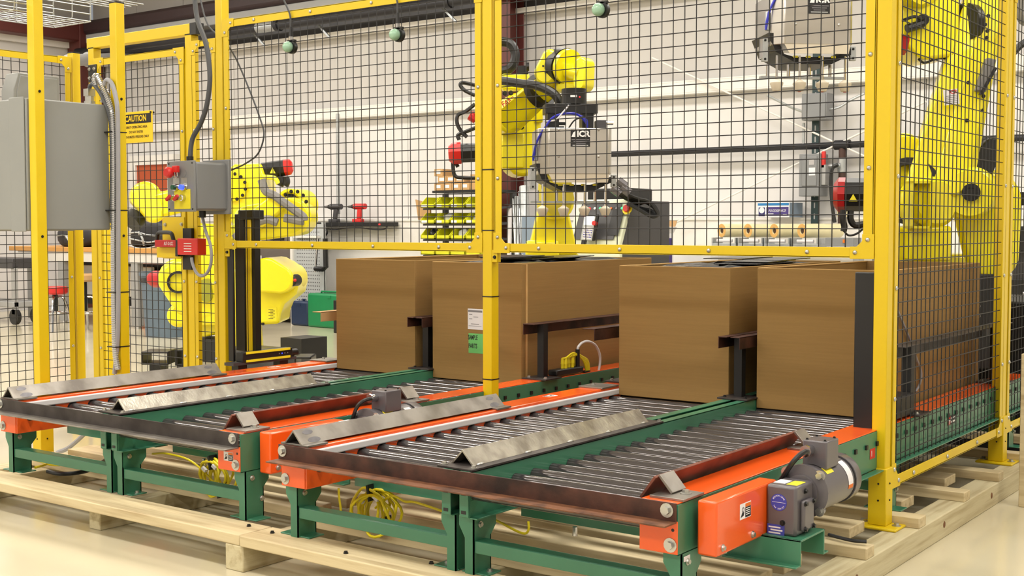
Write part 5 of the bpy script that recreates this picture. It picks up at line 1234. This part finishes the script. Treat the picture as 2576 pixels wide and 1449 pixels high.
for k in range(6):
    rnd = random.Random(k); j = lambda: rnd.uniform(-3, 3)
    pts = [(1545+j(), 470+j()+2*k), (1575+j(), 488+j()+2*k), (1605+j(), 500+j()+2*k), (1630+j(), 508+j()), (1648+j(), 525+j()), (1652+j(), 540), (1640+j(), 545-3*k), (1610+j(), 528-k), (1580+j(), 512)]
    part(MB().tube(bez([at(x, y, d=9.55+.03*k) for x, y in pts]), .014, 7), 'cable', 'black_plastic', cw)
for (x, y) in ((1563, 462), (1548, 480), (1572, 478)):
    a = at(x-9, y-8, d=9.5); b = at(x+12, y+8, d=9.5); part(MB().cyl(a, b, .034, n=10), 'connector', 'motor_grey', cw)
solo(MB().box((c0.x-.45, c0.y+.25, 1.36), (c0.x-.05, c0.y+.6, 1.46)), 'controller_top_box', 'black_metal', 'black box on top of the robot controller behind the gripper', 'box', bevel=.01)
# odd steel lengths leaning beside the column
for k, (x0, y0, x1, y1, r, mt) in enumerate(((1283, 520, 1281, 640, .024, 'white_plastic'), (1290, 500, 1297, 640, .010, 'zinc'), (1299, 495, 1302, 640, .024, 'galv'), (1306, 482, 1312, 640, .011, 'chrome'), (1318, 470, 1322, 640, .05, 'galv'))):
    a, b = at(x0, y0, d=12.9), at(x1, y1, d=12.7); e = a+(b-a)*(a.z/(a.z-b.z))
    solo(MB().cyl(a, e, r, n=10), 'stock_bar', mt, ('white plastic pipe', 'thin steel rod', 'grey flat-faced bar', 'bright thin tube', 'wide grey pipe')[k]+' leaning beside the dark red column', 'bar', 'stock lengths leaning by the column')
q = at(1332, 590, d=12.6); solo(MB().box((q.x-.1, q.y, 0), (q.x+.06, q.y+.2, q.z+.18)), 'white_panel_box', 'carton_shade', 'pale blue-white panel box behind the tapered yellow pedestal', 'box', bevel=.006)
# shelf rack with bins
Yr = 5.75
sx0 = at(1064, 560, Y=Yr).x; sx1 = at(1246, 560, Y=Yr).x
rk = thing('bin_rack', 'dark steel rack carrying rows of yellow bins', 'rack', ((sx0+sx1)/2, Yr+.2, 0))
rows = [at(1130, y, Y=Yr).z for y in (523, 563, 602, 642)]
for z in rows: part(MB().prism([(sx0, Yr, z-.02), (sx0, Yr, z+.0), (sx0, Yr+.3, z+.02), (sx0, Yr+.3, z-.0)], (sx1-sx0, 0, 0)), 'shelf_rail', 'dark_grey', rk)
zt = at(1130, 479, Y=Yr).z
part(MB().box((sx0+.13, Yr, zt-.025), (sx1, Yr+.35, zt)), 'top_shelf', 'black_metal', rk)
for x in (sx0+.02, sx1-.04): part(MB().box((x, Yr+.30, 0), (x+.04, Yr+.36, zt-.025)), 'upright', 'dark_grey', rk)
bw = (at(1102, 560, Y=Yr).x-at(1065, 560, Y=Yr).x)
def bin_(label, x, z, rowi):
    t = thing('storage_bin', label, 'bin', (x+bw/2, Yr+.05, z), 'yellow storage bins on the rack')
    w_, d_, h_ = bw*.94, .24, .115
    y0 = Yr-.05
    part(MB().obox((x, y0, z+.004), (w_, 0, 0), (0, d_, 0), (0, 0, .008)), 'floor', 'bin_yellow', t)
    part(MB().box((x, y0, z+.004), (x+w_, y0+.008, z+.042)), 'front_lip', 'bin_yellow', t, bevel=.002)
    for xx in (x, x+w_-.008): part(MB().prism([(xx, y0, z+.004), (xx, y0, z+.042), (xx, y0+.09, z+h_), (xx, y0+d_, z+h_), (xx, y0+d_, z+.004)], (.008, 0, 0)), 'side', 'bin_yellow', t)
    part(MB().box((x, y0+d_-.008, z+.004), (x+w_, y0+d_, z+h_)), 'back', 'bin_yellow', t)
    if rowi < 2: part(MB().box((x+.012, y0-.001, z+.012), (x+w_*.45, y0, z+.036)), 'name_tag', 'paper', t)
    return (x, y0, z, w_)
word = ('top', 'second', 'third', 'bottom'); ordn = ('first', 'second', 'third', 'fourth')
for r in range(4):
    for k in range(4):
        x = sx0+.01+k*bw
        X0 = bin_('yellow storage bin, %s from the left in the %s row of the rack' % (ordn[k], word[r]), x, rows[r], r)
        if r >= 1 and (r+k) % 2 == 0:
            m = MB(); rnd = random.Random(r*10+k)
            m.sph((x+bw*.47, Yr+.07, rows[r]+.055), bw*.36, 10, 6, (1, .8, .75)); 
            for i, v_ in enumerate(m.v): m.v[i] = v_+V((rnd.uniform(-.008, .008), rnd.uniform(-.008, .008), rnd.uniform(-.008, .008)))
            solo(m, 'parts_bag', 'clear_bag' if r != 2 or k else 'black_film', 'crumpled clear bag in the %s bin of the %s row' % (ordn[k], word[r]), 'bag', 'bags of small parts in the bins')
# small cartons on the rack
nb = 0
for r, (n, y0_) in enumerate(((4, 0), (3, .006), (1, 0))):
    for k in range(n):
        bwid = .115; x = sx0+.15+k*(bwid+.004)+(.05 if r == 1 else 0); z = zt+.0015+r*.0755
        t = thing('small_carton', 'small brown labelled carton on the bin rack, number %s in the %s layer' % (ordn[k], ('lowest', 'middle', 'topmost')[r]), 'carton', (x+bwid/2, Yr+.1, z), 'small cartons on the bin rack')
        part(MB().box((x, Yr+.01, z), (x+bwid, Yr+.2, z+.074)), 'body', 'cardboard_light', t, bevel=.002); part(MB().box((x+.02, Yr+.0085, z+.025), (x+.085, Yr+.01, z+.058)), 'white_label', 'paper', t)
x = sx0+.15+4*.119
solo(MB().box((x, Yr+.02, zt+.0015), (x+.085, Yr+.2, zt+.16)), 'upright_carton', 'cardboard_light', 'plain upright carton at the right end of the rack top', 'carton', bevel=.002)
q0 = at(1052, 502, Y=Yr+.25); q1 = at(1072, 553, Y=Yr+.25)
solo(MB().prism([(q0.x, Yr+.2, q0.z), (q1.x+.1, Yr+.2, q0.z-.05), (q1.x+.1, Yr+.2, q1.z), (q0.x+.04, Yr+.2, q1.z)], (0, .02, 0)), 'torn_board', 'cardboard_light', 'torn brown cardboard sheet sticking out left of the bin rack', 'cardboard', bevel=.002)
# power strip with two cordless drills
zs = at(890, 559, Y=6.35).z; xs0, xs1 = at(797, 565, Y=6.4).x, at(985, 565, Y=6.4).x
ps = thing('tool_ledge', 'long black power strip shelf under the cordless drills', 'power strip', ((xs0+xs1)/2, 6.4, zs-.06))
part(MB().box((xs0, 6.33, zs-.05), (xs1, 6.52, zs)), 'strip', 'black_plastic', ps, bevel=.004)
part(MB().box((xs1-.14, 6.328, zs-.035), (xs1-.11, 6.331, zs-.018)), 'switch', 'led_red', ps)
part(MB().tube(bez([at(x, y, Y=6.36) for x, y in ((976, 566), (968, 576), (940, 577), (905, 573), (870, 574), (840, 577), (800, 572))]), .008, 7), 'cord', 'black_plastic', ps)
for x, y0, y1 in ((797, 568, 605), (820, 575, 597)): part(MB().tube(bez([at(x, y0, Y=6.36), at(x+3, (y0+y1)/2, Y=6.36), at(x-6, y1, Y=6.36)]), .012, 7), 'plug_cord', 'black_plastic', ps)
def drill(label, px_, flip, mat):
    b = at(px_, 560, Y=6.42); o = V((b.x, 6.40, zs)); s = flip
    t = thing('cordless_drill', label, 'drill', o, 'cordless drills on the ledge')
    P = lambda x, z: o+V((x*s, 0, z))
    part(MB().box(P(-.075, 0)-Y_*.035, P(.06, .04)+Y_*.035), 'battery', mat, t, bevel=.006)
    part(MB().prism([P(-.02, .04)-Y_*.018, P(.035, .04)-Y_*.018, P(.055, .16)-Y_*.018, P(-.005, .16)-Y_*.018], Y_*.036), 'handle', mat if s > 0 else 'dark_grey', t, bevel=.006)
    part(MB().cyl(P(-.06, .185), P(.11, .185), .036, .034, n=14), 'motor_housing', mat if mat == 'red_plastic' else 'dark_grey', t)
    part(MB().cyl(P(-.06, .185), P(-.10, .185), .032, .024, n=14), 'clutch_ring', 'black_plastic', t)
    part(MB().cyl(P(-.10, .185), P(-.165, .185), .022, .012, n=12), 'chuck', 'chrome' if s > 0 else 'black_metal', t)
drill('red cordless drill standing on the black ledge', 905, 1, 'red_plastic')
drill('dark grey cordless drill behind the conduit on the black ledge', 845, 1, 'dark_grey')
# grey tool cabinet with pegboard, clamp, cases
Yc = 6.0
a = at(648, 640, Y=Yc); b = at(733, 640, Y=Yc); c = at(815, 640, Y=Yc)
tc = thing('tool_cabinet', 'brown-grey drawer cabinet beside the pegboard', 'cabinet', ((a.x+b.x)/2-.3, Yc+.2, 0))
part(MB().box((a.x-.8, Yc+.02, 0.05), (b.x, Yc+.5, 1.15)), 'body', 'drawer_brown', tc, bevel=.006)
for k in range(4):
    z = 1.13-.25*k; d_ = part(MB().box((a.x-.76, Yc, z-.23), (b.x-.02, Yc+.02, z)), 'drawer', 'drawer_brown', tc, bevel=.004)
    part(MB().box((b.x-.35, Yc-.012, z-.14), (b.x-.12, Yc, z-.10)), 'handle', 'black_metal', d_); part(MB().box((a.x-.02, Yc-.002, z-.16), (a.x+.07, Yc, z-.08)), 'label_card', 'paper', d_)
pb = thing('pegboard', 'grey perforated pegboard panel on a stand by the wall', 'pegboard', ((b.x+c.x)/2, Yc+.1, 0))
part(MB().box((b.x+.02, Yc, .05), (c.x, Yc+.02, 1.18)), 'board', 'peg_grey', pb, bevel=.003)
hm = MB(); nx_ = 13; sp_ = (c.x-b.x-.15)/nx_
for i in range(nx_):
    for j in range(24): hm.cyl((b.x+.10+i*sp_, Yc-.0005, .12+j*.042), (b.x+.10+i*sp_, Yc-.0012, .12+j*.042), .007, n=6)
part(hm, 'peg_holes', 'dark_grey', pb, kind='stuff')
part(MB().box((b.x+.01, Yc-.03, 0), (b.x+.05, Yc+.03, 1.2)), 'stile', 'trim_white', pb); part(MB().box((c.x-.03, Yc-.01, 0), (c.x, Yc+.03, 1.2)), 'stile', 'peg_grey', pb)
part(MB().box((b.x+.1, Yc-.06, 1.02), (c.x-.05, Yc+.0, 1.045)), 'shelf_lip', 'trim_white', pb)
cl = thing('bar_clamp', 'black and steel bar clamp hanging at the edge of the pegboard', 'clamp', at(810, 690, Y=Yc-.1))
part(MB().tube([at(x, y, Y=Yc-.08) for x, y in ((818, 600), (820, 672), (813, 677), (793, 676))], .03, 8), 'clamp_frame', 'black_metal', cl)
part(MB().cyl(at(800, 600, Y=Yc-.08), at(793, 684, Y=Yc-.08), .013, n=8), 'screw', 'chrome', cl)
def case(label, x0, x1, y0, yb, Yq, mat):
    a = at(x0, yb, Y=Yq); b = at(x1, yb, Y=Yq); zt_ = at(x0, y0, Y=Yq).z
    t = thing('tool_case', label, 'case', ((a.x+b.x)/2, Yq+.1, 0), 'plastic tool cases on the floor')
    part(MB().box((a.x, Yq, .0), (b.x, Yq+.075, zt_)), 'front_shell', mat, t, bevel=.025); part(MB().box((a.x, Yq+.08, .0), (b.x, Yq+.15, zt_)), 'back_shell', mat, t, bevel=.025)
    part(MB().tube([(a.x+.15, Yq+.077, zt_-.01), (a.x+.16, Yq+.077, zt_+.02), (b.x-.16, Yq+.077, zt_+.02), (b.x-.15, Yq+.077, zt_-.01)], .012, 8), 'handle', mat, t)
    part(MB().box(((a.x+b.x)/2-.03, Yq-.006, zt_-.05), ((a.x+b.x)/2+.03, Yq+.02, zt_-.02)), 'latch', mat, t)
case('green plastic tool case standing by the pegboard', 773, 885, 737, 813, 5.74, 'green_case')
case('dark blue plastic tool case left of the green one', 731, 775, 757, 813, 5.80, 'blue_case')
# black box and grey bracket just left of the cartons
q = at(838, 790, d=13.5); solo(MB().box((q.x, q.y, 0), (q.x+.4, q.y+.3, at(838, 755, d=13.5).z)), 'dark_crate', 'black_plastic', 'black crate half hidden behind the leftmost carton', 'crate', bevel=.01)
# electrical boxes on the wall
def wallbox(nm, label, x0, y0, x1, y1, dep, mat):
    a, b = at(x0, y1, Y=6.5-dep), at(x1, y0, Y=6.5-dep); t = thing(nm, label, 'electrical box', (a.x, 6.5, a.z))
    part(MB().box((a.x, 6.5-dep, a.z), (b.x, 6.52, b.z)), 'body', mat, t, bevel=.006); return t, a, b
t, a, b = wallbox('junction_cabinet', 'plain grey junction cabinet high on the wall', 2016, 232, 2080, 303, .15, 'box_grey')
part(MB().box((a.x+.01, 6.34, a.z+.015), (b.x-.01, 6.352, b.z-.01)), 'cover', 'box_grey', t, bevel=.004)
t, a, b = wallbox('disconnect_switch', 'grey disconnect switch with a red handle on the wall', 2009, 386, 2064, 494, .16, 'box_grey')
part(MB().box((a.x+.03, 6.33, a.z+.09), (b.x-.03, 6.345, b.z-.02)), 'door', 'box_grey', t, bevel=.006); part(MB().box((b.x, 6.36, b.z-.13), (b.x+.03, 6.40, b.z+.02)), 'handle', 'red_plastic', t, bevel=.004)
part(MB().box((b.x, 6.36, a.z+.1), (b.x+.04, 6.5, b.z-.1)), 'side_housing', 'bench_grey', t, bevel=.004); part(MB().box((a.x+.10, 6.328, b.z-.10), (a.x+.15, 6.331, b.z-.05)), 'latch', 'chrome', t); plate(t, 'warning_label', 'paper', V((a.x+.13, 6.329, b.z-.16)), X_, Z_, .06, .07, .001)
q = at(2054, 400, Y=6.5)
st = thing('strut_channel', 'dark slotted strut channel fixed upright on the wall', 'strut', (q.x, 6.5, 1.0))
part(MB().box((q.x-.035, 6.47, 1.15), (q.x+.03, 6.5, 3.0)), 'channel', 'strut_green', st)
for k in range(16): part(MB().box((q.x-.008, 6.4685, 1.22+.1*k), (q.x+.004, 6.4705, 1.27+.1*k)), 'slot', 'bench_grey', st)
solo(MB().cyl((q.x-.12, 6.48, 1.88), (q.x-.12, 6.48, 2.10), .014, n=8), 'short_conduit', 'galv', 'short thin conduit between the junction cabinet and the disconnect switch', 'conduit')
for pts, lb in ((((2022, 282), (1990, 270), (1960, 255), (1930, 240)), 'bent thin conduit leaving the junction cabinet to the left'), (((2074, 277), (2110, 270), (2140, 252), (2175, 235)), 'bent thin conduit leaving the junction cabinet to the right')):
    solo(MB().tube(bez([at(x, y, Y=6.42) for x, y in pts]), .012, 7), 'bent_conduit', 'galv', lb, 'conduit')
# film rolls on the dispenser bench
Yf = 5.9
za = at(1900, 612, Y=Yf).z
bn = thing('wrapping_bench', 'white bench carrying film rolls and dispensers by the wall', 'bench', (at(1950, 640, Y=Yf).x, Yf+.3, 0))
x0, x1 = at(1640, 640, Y=Yf).x, at(2180, 640, Y=Yf).x
part(MB().box((x0+.2, Yf-.12, za-.07), (x1, Yf+.55, za-.03)), 'top', 'trim_white', bn, bevel=.004)
for x in (x0+.25, x1-.1): part(MB().box((x, Yf-.05, 0), (x+.06, Yf+.05, za-.07)).box((x, Yf+.4, 0), (x+.06, Yf+.5, za-.07)), 'leg', 'bench_grey', bn)
for k in range(4):
    xa = at((1818, 1884, 1950, 2020)[k], 580, Y=Yf).x; z = at(1818, 580, Y=Yf).z
    r = .062
    t = thing('film_roll', 'clear film roll on the dispenser, %s from the left' % ordn[k], 'film roll', (xa+.15, Yf, z-r), 'film rolls on the wrapping bench')
    p0 = V((xa, Yf-.02, z)); p1 = p0+V((.45, .89, 0))*(.34 if k < 3 else .42); u = (p1-p0).normalized()
    part(MB().pipe(p0, p1, r, .027, 26), 'film', 'film_roll', t); part(MB().pipe(p0-u*.003, p0, r*.97, .030, 26), 'wound_end', 'film_amber', t); part(MB().cyl(p0+u*.01, p1-u*.01, .0268, n=18), 'core', 'roll_core', t)
    dx = xa-.07
    t = thing('film_dispenser', 'steel film dispenser under the %s film roll from the left' % ordn[k], 'dispenser', (dx+.1, Yf, za-.03), 'film dispensers on the wrapping bench')
    part(MB().box((dx, Yf-.08, za-.03), (dx+.24, Yf+.12, za+.0)), 'tray', 'galv', t, bevel=.003); part(MB().box((dx, Yf-.08, za), (dx+.012, Yf+.12, za+.05)).box((dx+.228, Yf-.08, za), (dx+.24, Yf+.12, za+.05)), 'cheek', 'galv', t); part(MB().cyl((dx+.04, Yf-.05, za+.022), (dx+.19, Yf-.05, za+.022), .016, n=12), 'roller', 'white_plastic', t)
    part(MB().box((dx+.05, Yf-.10, za-.05), (dx+.2, Yf-.08, za-.03)), 'front_lip', 'black_metal', t)
q = at(2122, 603, Y=Yf-.08); solo(MB().box((q.x-.16, Yf-.09, za-.02), (q.x+.09, Yf+.1, za+.055)), 'heat_bar', 'box_grey', 'grey control box with orange switch at the right end of the wrapping bench', 'control box', bevel=.004)
solo(MB().box((q.x-.0, Yf-.098, za+.012), (q.x+.025, Yf-.091, za+.04)), 'orange_switch', 'label_orange', 'small orange rocker switch on the grey control box of the wrapping bench', 'switch')
# foodservice carton on the wall ledge
a, b = at(1905, 553, Y=6.25), at(1986, 515, Y=6.25); zb = 1.236
fs_ = thing('film_carton', 'white and purple foodservice carton lying on the wall ledge', 'carton', ((a.x+b.x)/2, 6.35, zb))
hh = b.z-a.z
part(MB().box((a.x, 6.25, zb), (b.x, 6.54, zb+hh)), 'body', 'carton_white', fs_, bevel=.003)
part(MB().box((b.x, 6.252, zb+.002), (b.x+.0015, 6.538, zb+hh-.002)), 'side_print', 'carton_shade', fs_)
cw_ = b.x-a.x; cc = V(((a.x+b.x)/2, 6.25, zb))
plate(fs_, 'blue_band', 'carton_blue', cc+Z_*(hh*.88), X_, Z_, cw_*.97, hh*.16, .001); plate(fs_, 'purple_panel', 'carton_purple', cc+X_*cw_*.13+Z_*hh*.40, X_, Z_, cw_*.69, hh*.60, .001); plate(fs_, 'badge', 'carton_navy', cc-X_*cw_*.36+Z_*hh*.38, X_, Z_, cw_*.2, hh*.6, .001)
part(MB().cyl(cc-X_*cw_*.36+Z_*hh*.48-Y_*.001, cc-X_*cw_*.36+Z_*hh*.48-Y_*.002, hh*.2, n=18), 'badge_disc', 'carton_white', fs_)
text('FOODSERVICE', hh*.26, 'ink_white', fs_, cc+X_*cw_*.12+Z_*hh*.44-Y_*.0012, X_, Z_, sx=.74, shear=.2); plate(fs_, 'print_line', 'ink_white', cc-X_*cw_*.08+Z_*hh*.24-Y_*.001, X_, Z_, cw_*.18, hh*.05, .0005); plate(fs_, 'print_line', 'ink_white', cc+X_*cw_*.36+Z_*hh*.18-Y_*.001, X_, Z_, cw_*.12, hh*.06, .0005)
# open white and purple carton
o_ = at(1668, 640, d=10.7); wd = .16
fc = thing('open_carton', 'open white and purple film carton beside the controller', 'carton', (o_.x, o_.y, 0))
zt_ = at(1668, 585, d=10.7).z
ux, uy = V((.9, -.25, 0)).normalized(), V((.25, .9, 0)).normalized()
p0 = V((o_.x-.09, o_.y, .72))
part(MB().obox(p0, ux*.115, uy*.12, Z_*(zt_-.72)), 'body', 'carton_white', fc, bevel=.002)
n_ = ux.cross(Z_)
plate(fc, 'purple_panel', 'carton_navy', p0+ux*.05+Z_*((zt_-.72)*.45), ux, Z_, .075, (zt_-.72)*.85, .001); plate(fc, 'blue_panel', 'carton_blue', p0+ux*.10+Z_*((zt_-.72)*.45), ux, Z_, .022, (zt_-.72)*.85, .001)
plate(fc, 'purple_panel', 'carton_purple', p0+ux*.115+uy*.06+Z_*((zt_-.72)*.45), uy, Z_, .09, (zt_-.72)*.85, .001)
text('FOOD FILM', .05, 'ink_white', fc, p0+ux*.05+Z_*((zt_-.72)*.42)+n_*.0012, Z_, -ux, sx=.8)
for o2, e, h2 in ((p0+Z_*(zt_-.72), ux*.115, V((-.0, -.02, .05))), (p0+uy*.12+Z_*(zt_-.72), ux*.115, V((.02, .03, .10))), (p0+ux*.115+Z_*(zt_-.72), uy*.12, V((.03, .0, .05))), (p0+Z_*(zt_-.72), uy*.12, V((-.04, 0, .06)))):
    part(MB().obox(o2, e, h2, e.cross(h2).normalized()*.004), 'flap', 'cardboard_light' if h2.z > .055 else 'carton_white', fc)
part(MB().box((o_.x-.11, o_.y-.06, 0), (o_.x+.08, o_.y+.2, .719)), 'stand', 'box_grey', fc)
q = at(1735, 652, d=10.9); solo(MB().box((q.x-.17, q.y, .70), (q.x+.2, q.y+.15, q.z+.06)).box((q.x-.17, q.y, 0), (q.x+.2, q.y+.15, .70)), 'white_carton', 'carton_white', 'white printed carton seen just above the left carton of the nearer pair', 'carton', bevel=.003)
a = at(2112, 558, Y=6.4); solo(MB().box((a.x-.05, 6.46, 1.24), (a.x+.06, 6.52, 1.33)), 'wall_outlet', 'film_roll', 'cream double outlet on the wall behind the film rolls', 'outlet', bevel=.004)

# ================================================================ left background: bench, bags, can, stools
ob_ = at(200, 830, Z=0)
Yb = 4.38
xa, xb = at(22, 622, Y=Yb).x, at(480, 622, Y=Yb).x
zb_ = at(200, 622, Y=Yb).z
wbn = thing('work_bench', 'long wood-topped workbench behind the left pen', 'bench', ((xa+xb)/2, Yb+.3, 0))
part(MB().box((xa, Yb, zb_-.055), (xb, Yb+.75, zb_)), 'top', 'bench_wood', wbn, bevel=.006)
part(MB().box((xa+.15, Yb+.03, zb_-.17), (xb-.05, Yb+.05, zb_-.055)), 'apron', 'trim_white', wbn)
part(MB().box((xa+.2, Yb+.55, .2), (xb-.1, Yb+.58, zb_-.2)), 'back_panel', 'black_metal', wbn)
part(MB().box((xa+.35, Yb+.45, .32), (xa+2.2, Yb+.5, .68)), 'white_board', 'trim_white', wbn, bevel=.01)
for pxl in (68, 146, 275, 330): 
    x = at(pxl, 700, Y=Yb).x
    part(MB().box((x-.06, Yb+.04, .03), (x+.06, Yb+.12, zb_-.055)), 'leg', 'bench_grey', wbn, bevel=.004); part(MB().cyl((x, Yb+.08, 0), (x, Yb+.08, .03), .04, n=10), 'levelling_foot', 'chrome', wbn)
def softbag(label, x0, y0, x1, y1, Yq, seed, lines=2):
    a, b = at(x0, y1, Y=Yq), at(x1, y0, Y=Yq); rnd = random.Random(seed); h = b.z-zb_
    t = thing('tool_bag', label, 'bag', ((a.x+b.x)/2, Yq+.15, zb_), 'black bags on the workbench')
    m = MB().sph(((a.x+b.x)/2, Yq+.15, zb_+h/2), 1, 20, 12, ((b.x-a.x)/2, .16, h/2))
    cz_ = zb_+h/2
    for i, p in enumerate(m.v):
        q = p-V(((a.x+b.x)/2, Yq+.15, cz_)); s_ = lambda v_, r: math.copysign(abs(v_/r)**.55*r, v_) if r else 0
        m.v[i] = V(((a.x+b.x)/2+s_(q.x, (b.x-a.x)/2), Yq+.15+s_(q.y, .16), max(zb_+.001, cz_+s_(q.z, h/2)+.025*math.sin(9*q.x+seed))))
    part(m, 'body', 'bag_black', t, ang=80)
    for k in range(lines): part(MB().tube(bez([V((a.x+(b.x-a.x)*u_, Yq-.012, zb_+h*(.55-.25*k)+.02*math.sin(6*u_+k))) for u_ in (.1, .35, .6, .85)]), .009, 6), 'piping', 'peg_grey', t)
    hx = a.x+(b.x-a.x)*.45
    part(MB().tube(bez([V((hx-.05, Yq-.01, zb_+h*.5)), V((hx, Yq-.05, zb_+h*.62)), V((hx+.06, Yq-.05, zb_+h*.35)), V((hx+.03, Yq-.01, zb_+.03))]), .012, 6), 'strap', 'peg_grey', t)
softbag('low black duffel bag with white piping at the right end of the workbench', 318, 560, 412, 621, Yb+.1, 1, 3)
softbag('round black bag in the middle of the workbench', 134, 575, 226, 621, Yb+.1, 5, 1)
# grey-blue waste can
c = at(372, 850, Z=0); cr = .27
c = V((c.x-.02, c.y+cr, 0)); hz_ = at(372, 690, Y=c.y-cr).z
wc = thing('waste_can', 'large blue-grey waste can standing behind the gate', 'waste can', (c.x, c.y, 0))
part(MB().lathe((c.x, c.y, 0), Z_, [(cr*.84, 0), (cr*.84, .02), (cr*.97, hz_-.10), (cr, hz_-.10), (cr, hz_-.02), (cr*1.06, hz_-.02), (cr*1.06, hz_+.02), (cr*.97, hz_+.02), (cr*.95, hz_-.10)], 30), 'tub', 'blue_can', wc)
part(MB().lathe((c.x, c.y, hz_-.16), Z_, [(cr*.94, 0), (cr*.94, .01)], 24), 'liner', 'black_film', wc)
for s in (-1, 1): part(MB().box((c.x+s*cr-.02, c.y-.1, hz_-.12), (c.x+s*cr+.06*s, c.y+.1, hz_-.07)), 'handle', 'blue_can', wc)
part(MB().lathe((c.x, c.y, hz_-.09), Z_, [(cr*1.01, 0), (cr*1.02, .04), (cr*1.01, .05)], 30), 'liner_fold', 'black_film', wc)
# stools
def stool(label, px_, py_seat, seatmat, legpx):
    b = at(px_, 832, Z=0); zs_ = at(px_, py_seat, Y=b.y).z; t = thing('shop_stool', label, 'stool', (b.x, b.y, 0))
    part(MB().lathe((b.x, b.y, zs_-.08), Z_, [(.12, 0), (.14, .02), (.14, .07), (.12, .085)], 20), 'seat', seatmat, t); part(MB().cyl((b.x, b.y, .22), (b.x, b.y, zs_-.08), .03, n=10), 'stem', 'black_metal', t)
    for k in range(4):
        a = math.radians(45+90*k); d_ = V((math.cos(a), math.sin(a), 0))
        part(MB().tube(bez([V((b.x, b.y, .38))+d_*.03, V((b.x, b.y, .36))+d_*.09, V((b.x, b.y, .2))+d_*.14, V((b.x, b.y, .0))+d_*.17]), .014, 7), 'leg', 'chrome', t)
    part(MB().tube([V((b.x, b.y, .2))+V((math.cos(2*math.pi*i/20), math.sin(2*math.pi*i/20), 0))*.135 for i in range(20)], .009, 6, closed=True), 'foot_ring', 'chrome', t)
stool('red-topped shop stool with chrome legs in front of the workbench', 140, 722, 'stool_red', 0)
stool('tan-topped shop stool with chrome legs seen between the yellow posts', 214, 690, 'cardboard_light', 0)
# rolling cart at the far left
c = at(10, 815, Z=0)
ct = thing('rolling_cart', 'grey rolling cart on black casters at the left edge', 'cart', (c.x-.2, c.y+.2, 0))
zc_ = at(20, 650, Y=c.y).z
part(MB().box((c.x-.9, c.y, zc_-.12), (c.x+.20, c.y+.36, zc_)), 'tray', 'dark_grey', ct, bevel=.01)
part(MB().box((c.x-.9, c.y, .2), (c.x+.2, c.y+.36, .27)), 'lower_tray', 'bench_grey', ct, bevel=.01)
for x in (c.x-.85, c.x+.14):
    for y in (c.y+.02, c.y+.29): part(MB().box((x, y, .12), (x+.06, y+.05, zc_-.1)), 'leg', 'bench_grey', ct); part(MB().cyl((x+.03, y, .09), (x+.03, y+.05, .09), .09, n=18), 'caster', 'black_plastic', ct)
# right edge: dark machine frame and timber crate side beyond the side panel
q = at(2569, 900, d=5.15)
solo(MB().obox(V((q.x, q.y, 0)), X_*.5, Y_*.04, Z_*(at(2569, 890, d=5.15).z)), 'crate_side', 'wood_x', 'brown timber crate side cut off by the right edge', 'crate', bevel=.003)
mc = at(2555, 760, d=8.0); mt_ = thing('dark_machine', 'dark machine with bright fittings beyond the side panels at the right edge', 'machine', (mc.x, mc.y, 0))
part(MB().obox(V((mc.x-.05, mc.y, 0)), RT0*.9, FWH*.5, Z_*.45), 'base', 'black_metal', mt_, bevel=.01)
part(MB().obox(V((mc.x-.03, mc.y+.05, .45)), RT0*.12, FWH*.3, Z_*.6), 'column', 'dark_grey', mt_, bevel=.01)
part(MB().obox(V((mc.x-.02, mc.y-.05, .72)), RT0*.5, FWH*.06, Z_*.10), 'beam', 'black_metal', mt_, bevel=.004)
for k in range(4): part(MB().cyl(mc+V((.0, -.02, .05-.05*k))+RT0*(.04+.02*(k % 2)), mc+V((.0, -.02, .05-.05*k))+RT0*(.12+.02*(k % 2)), .022, n=10), 'fitting', 'chrome', mt_)
part(MB().obox(V((mc.x+.02, mc.y-.02, 1.0)), RT0*.1, FWH*.1, Z_*.16), 'head', 'black_plastic', mt_, bevel=.006)
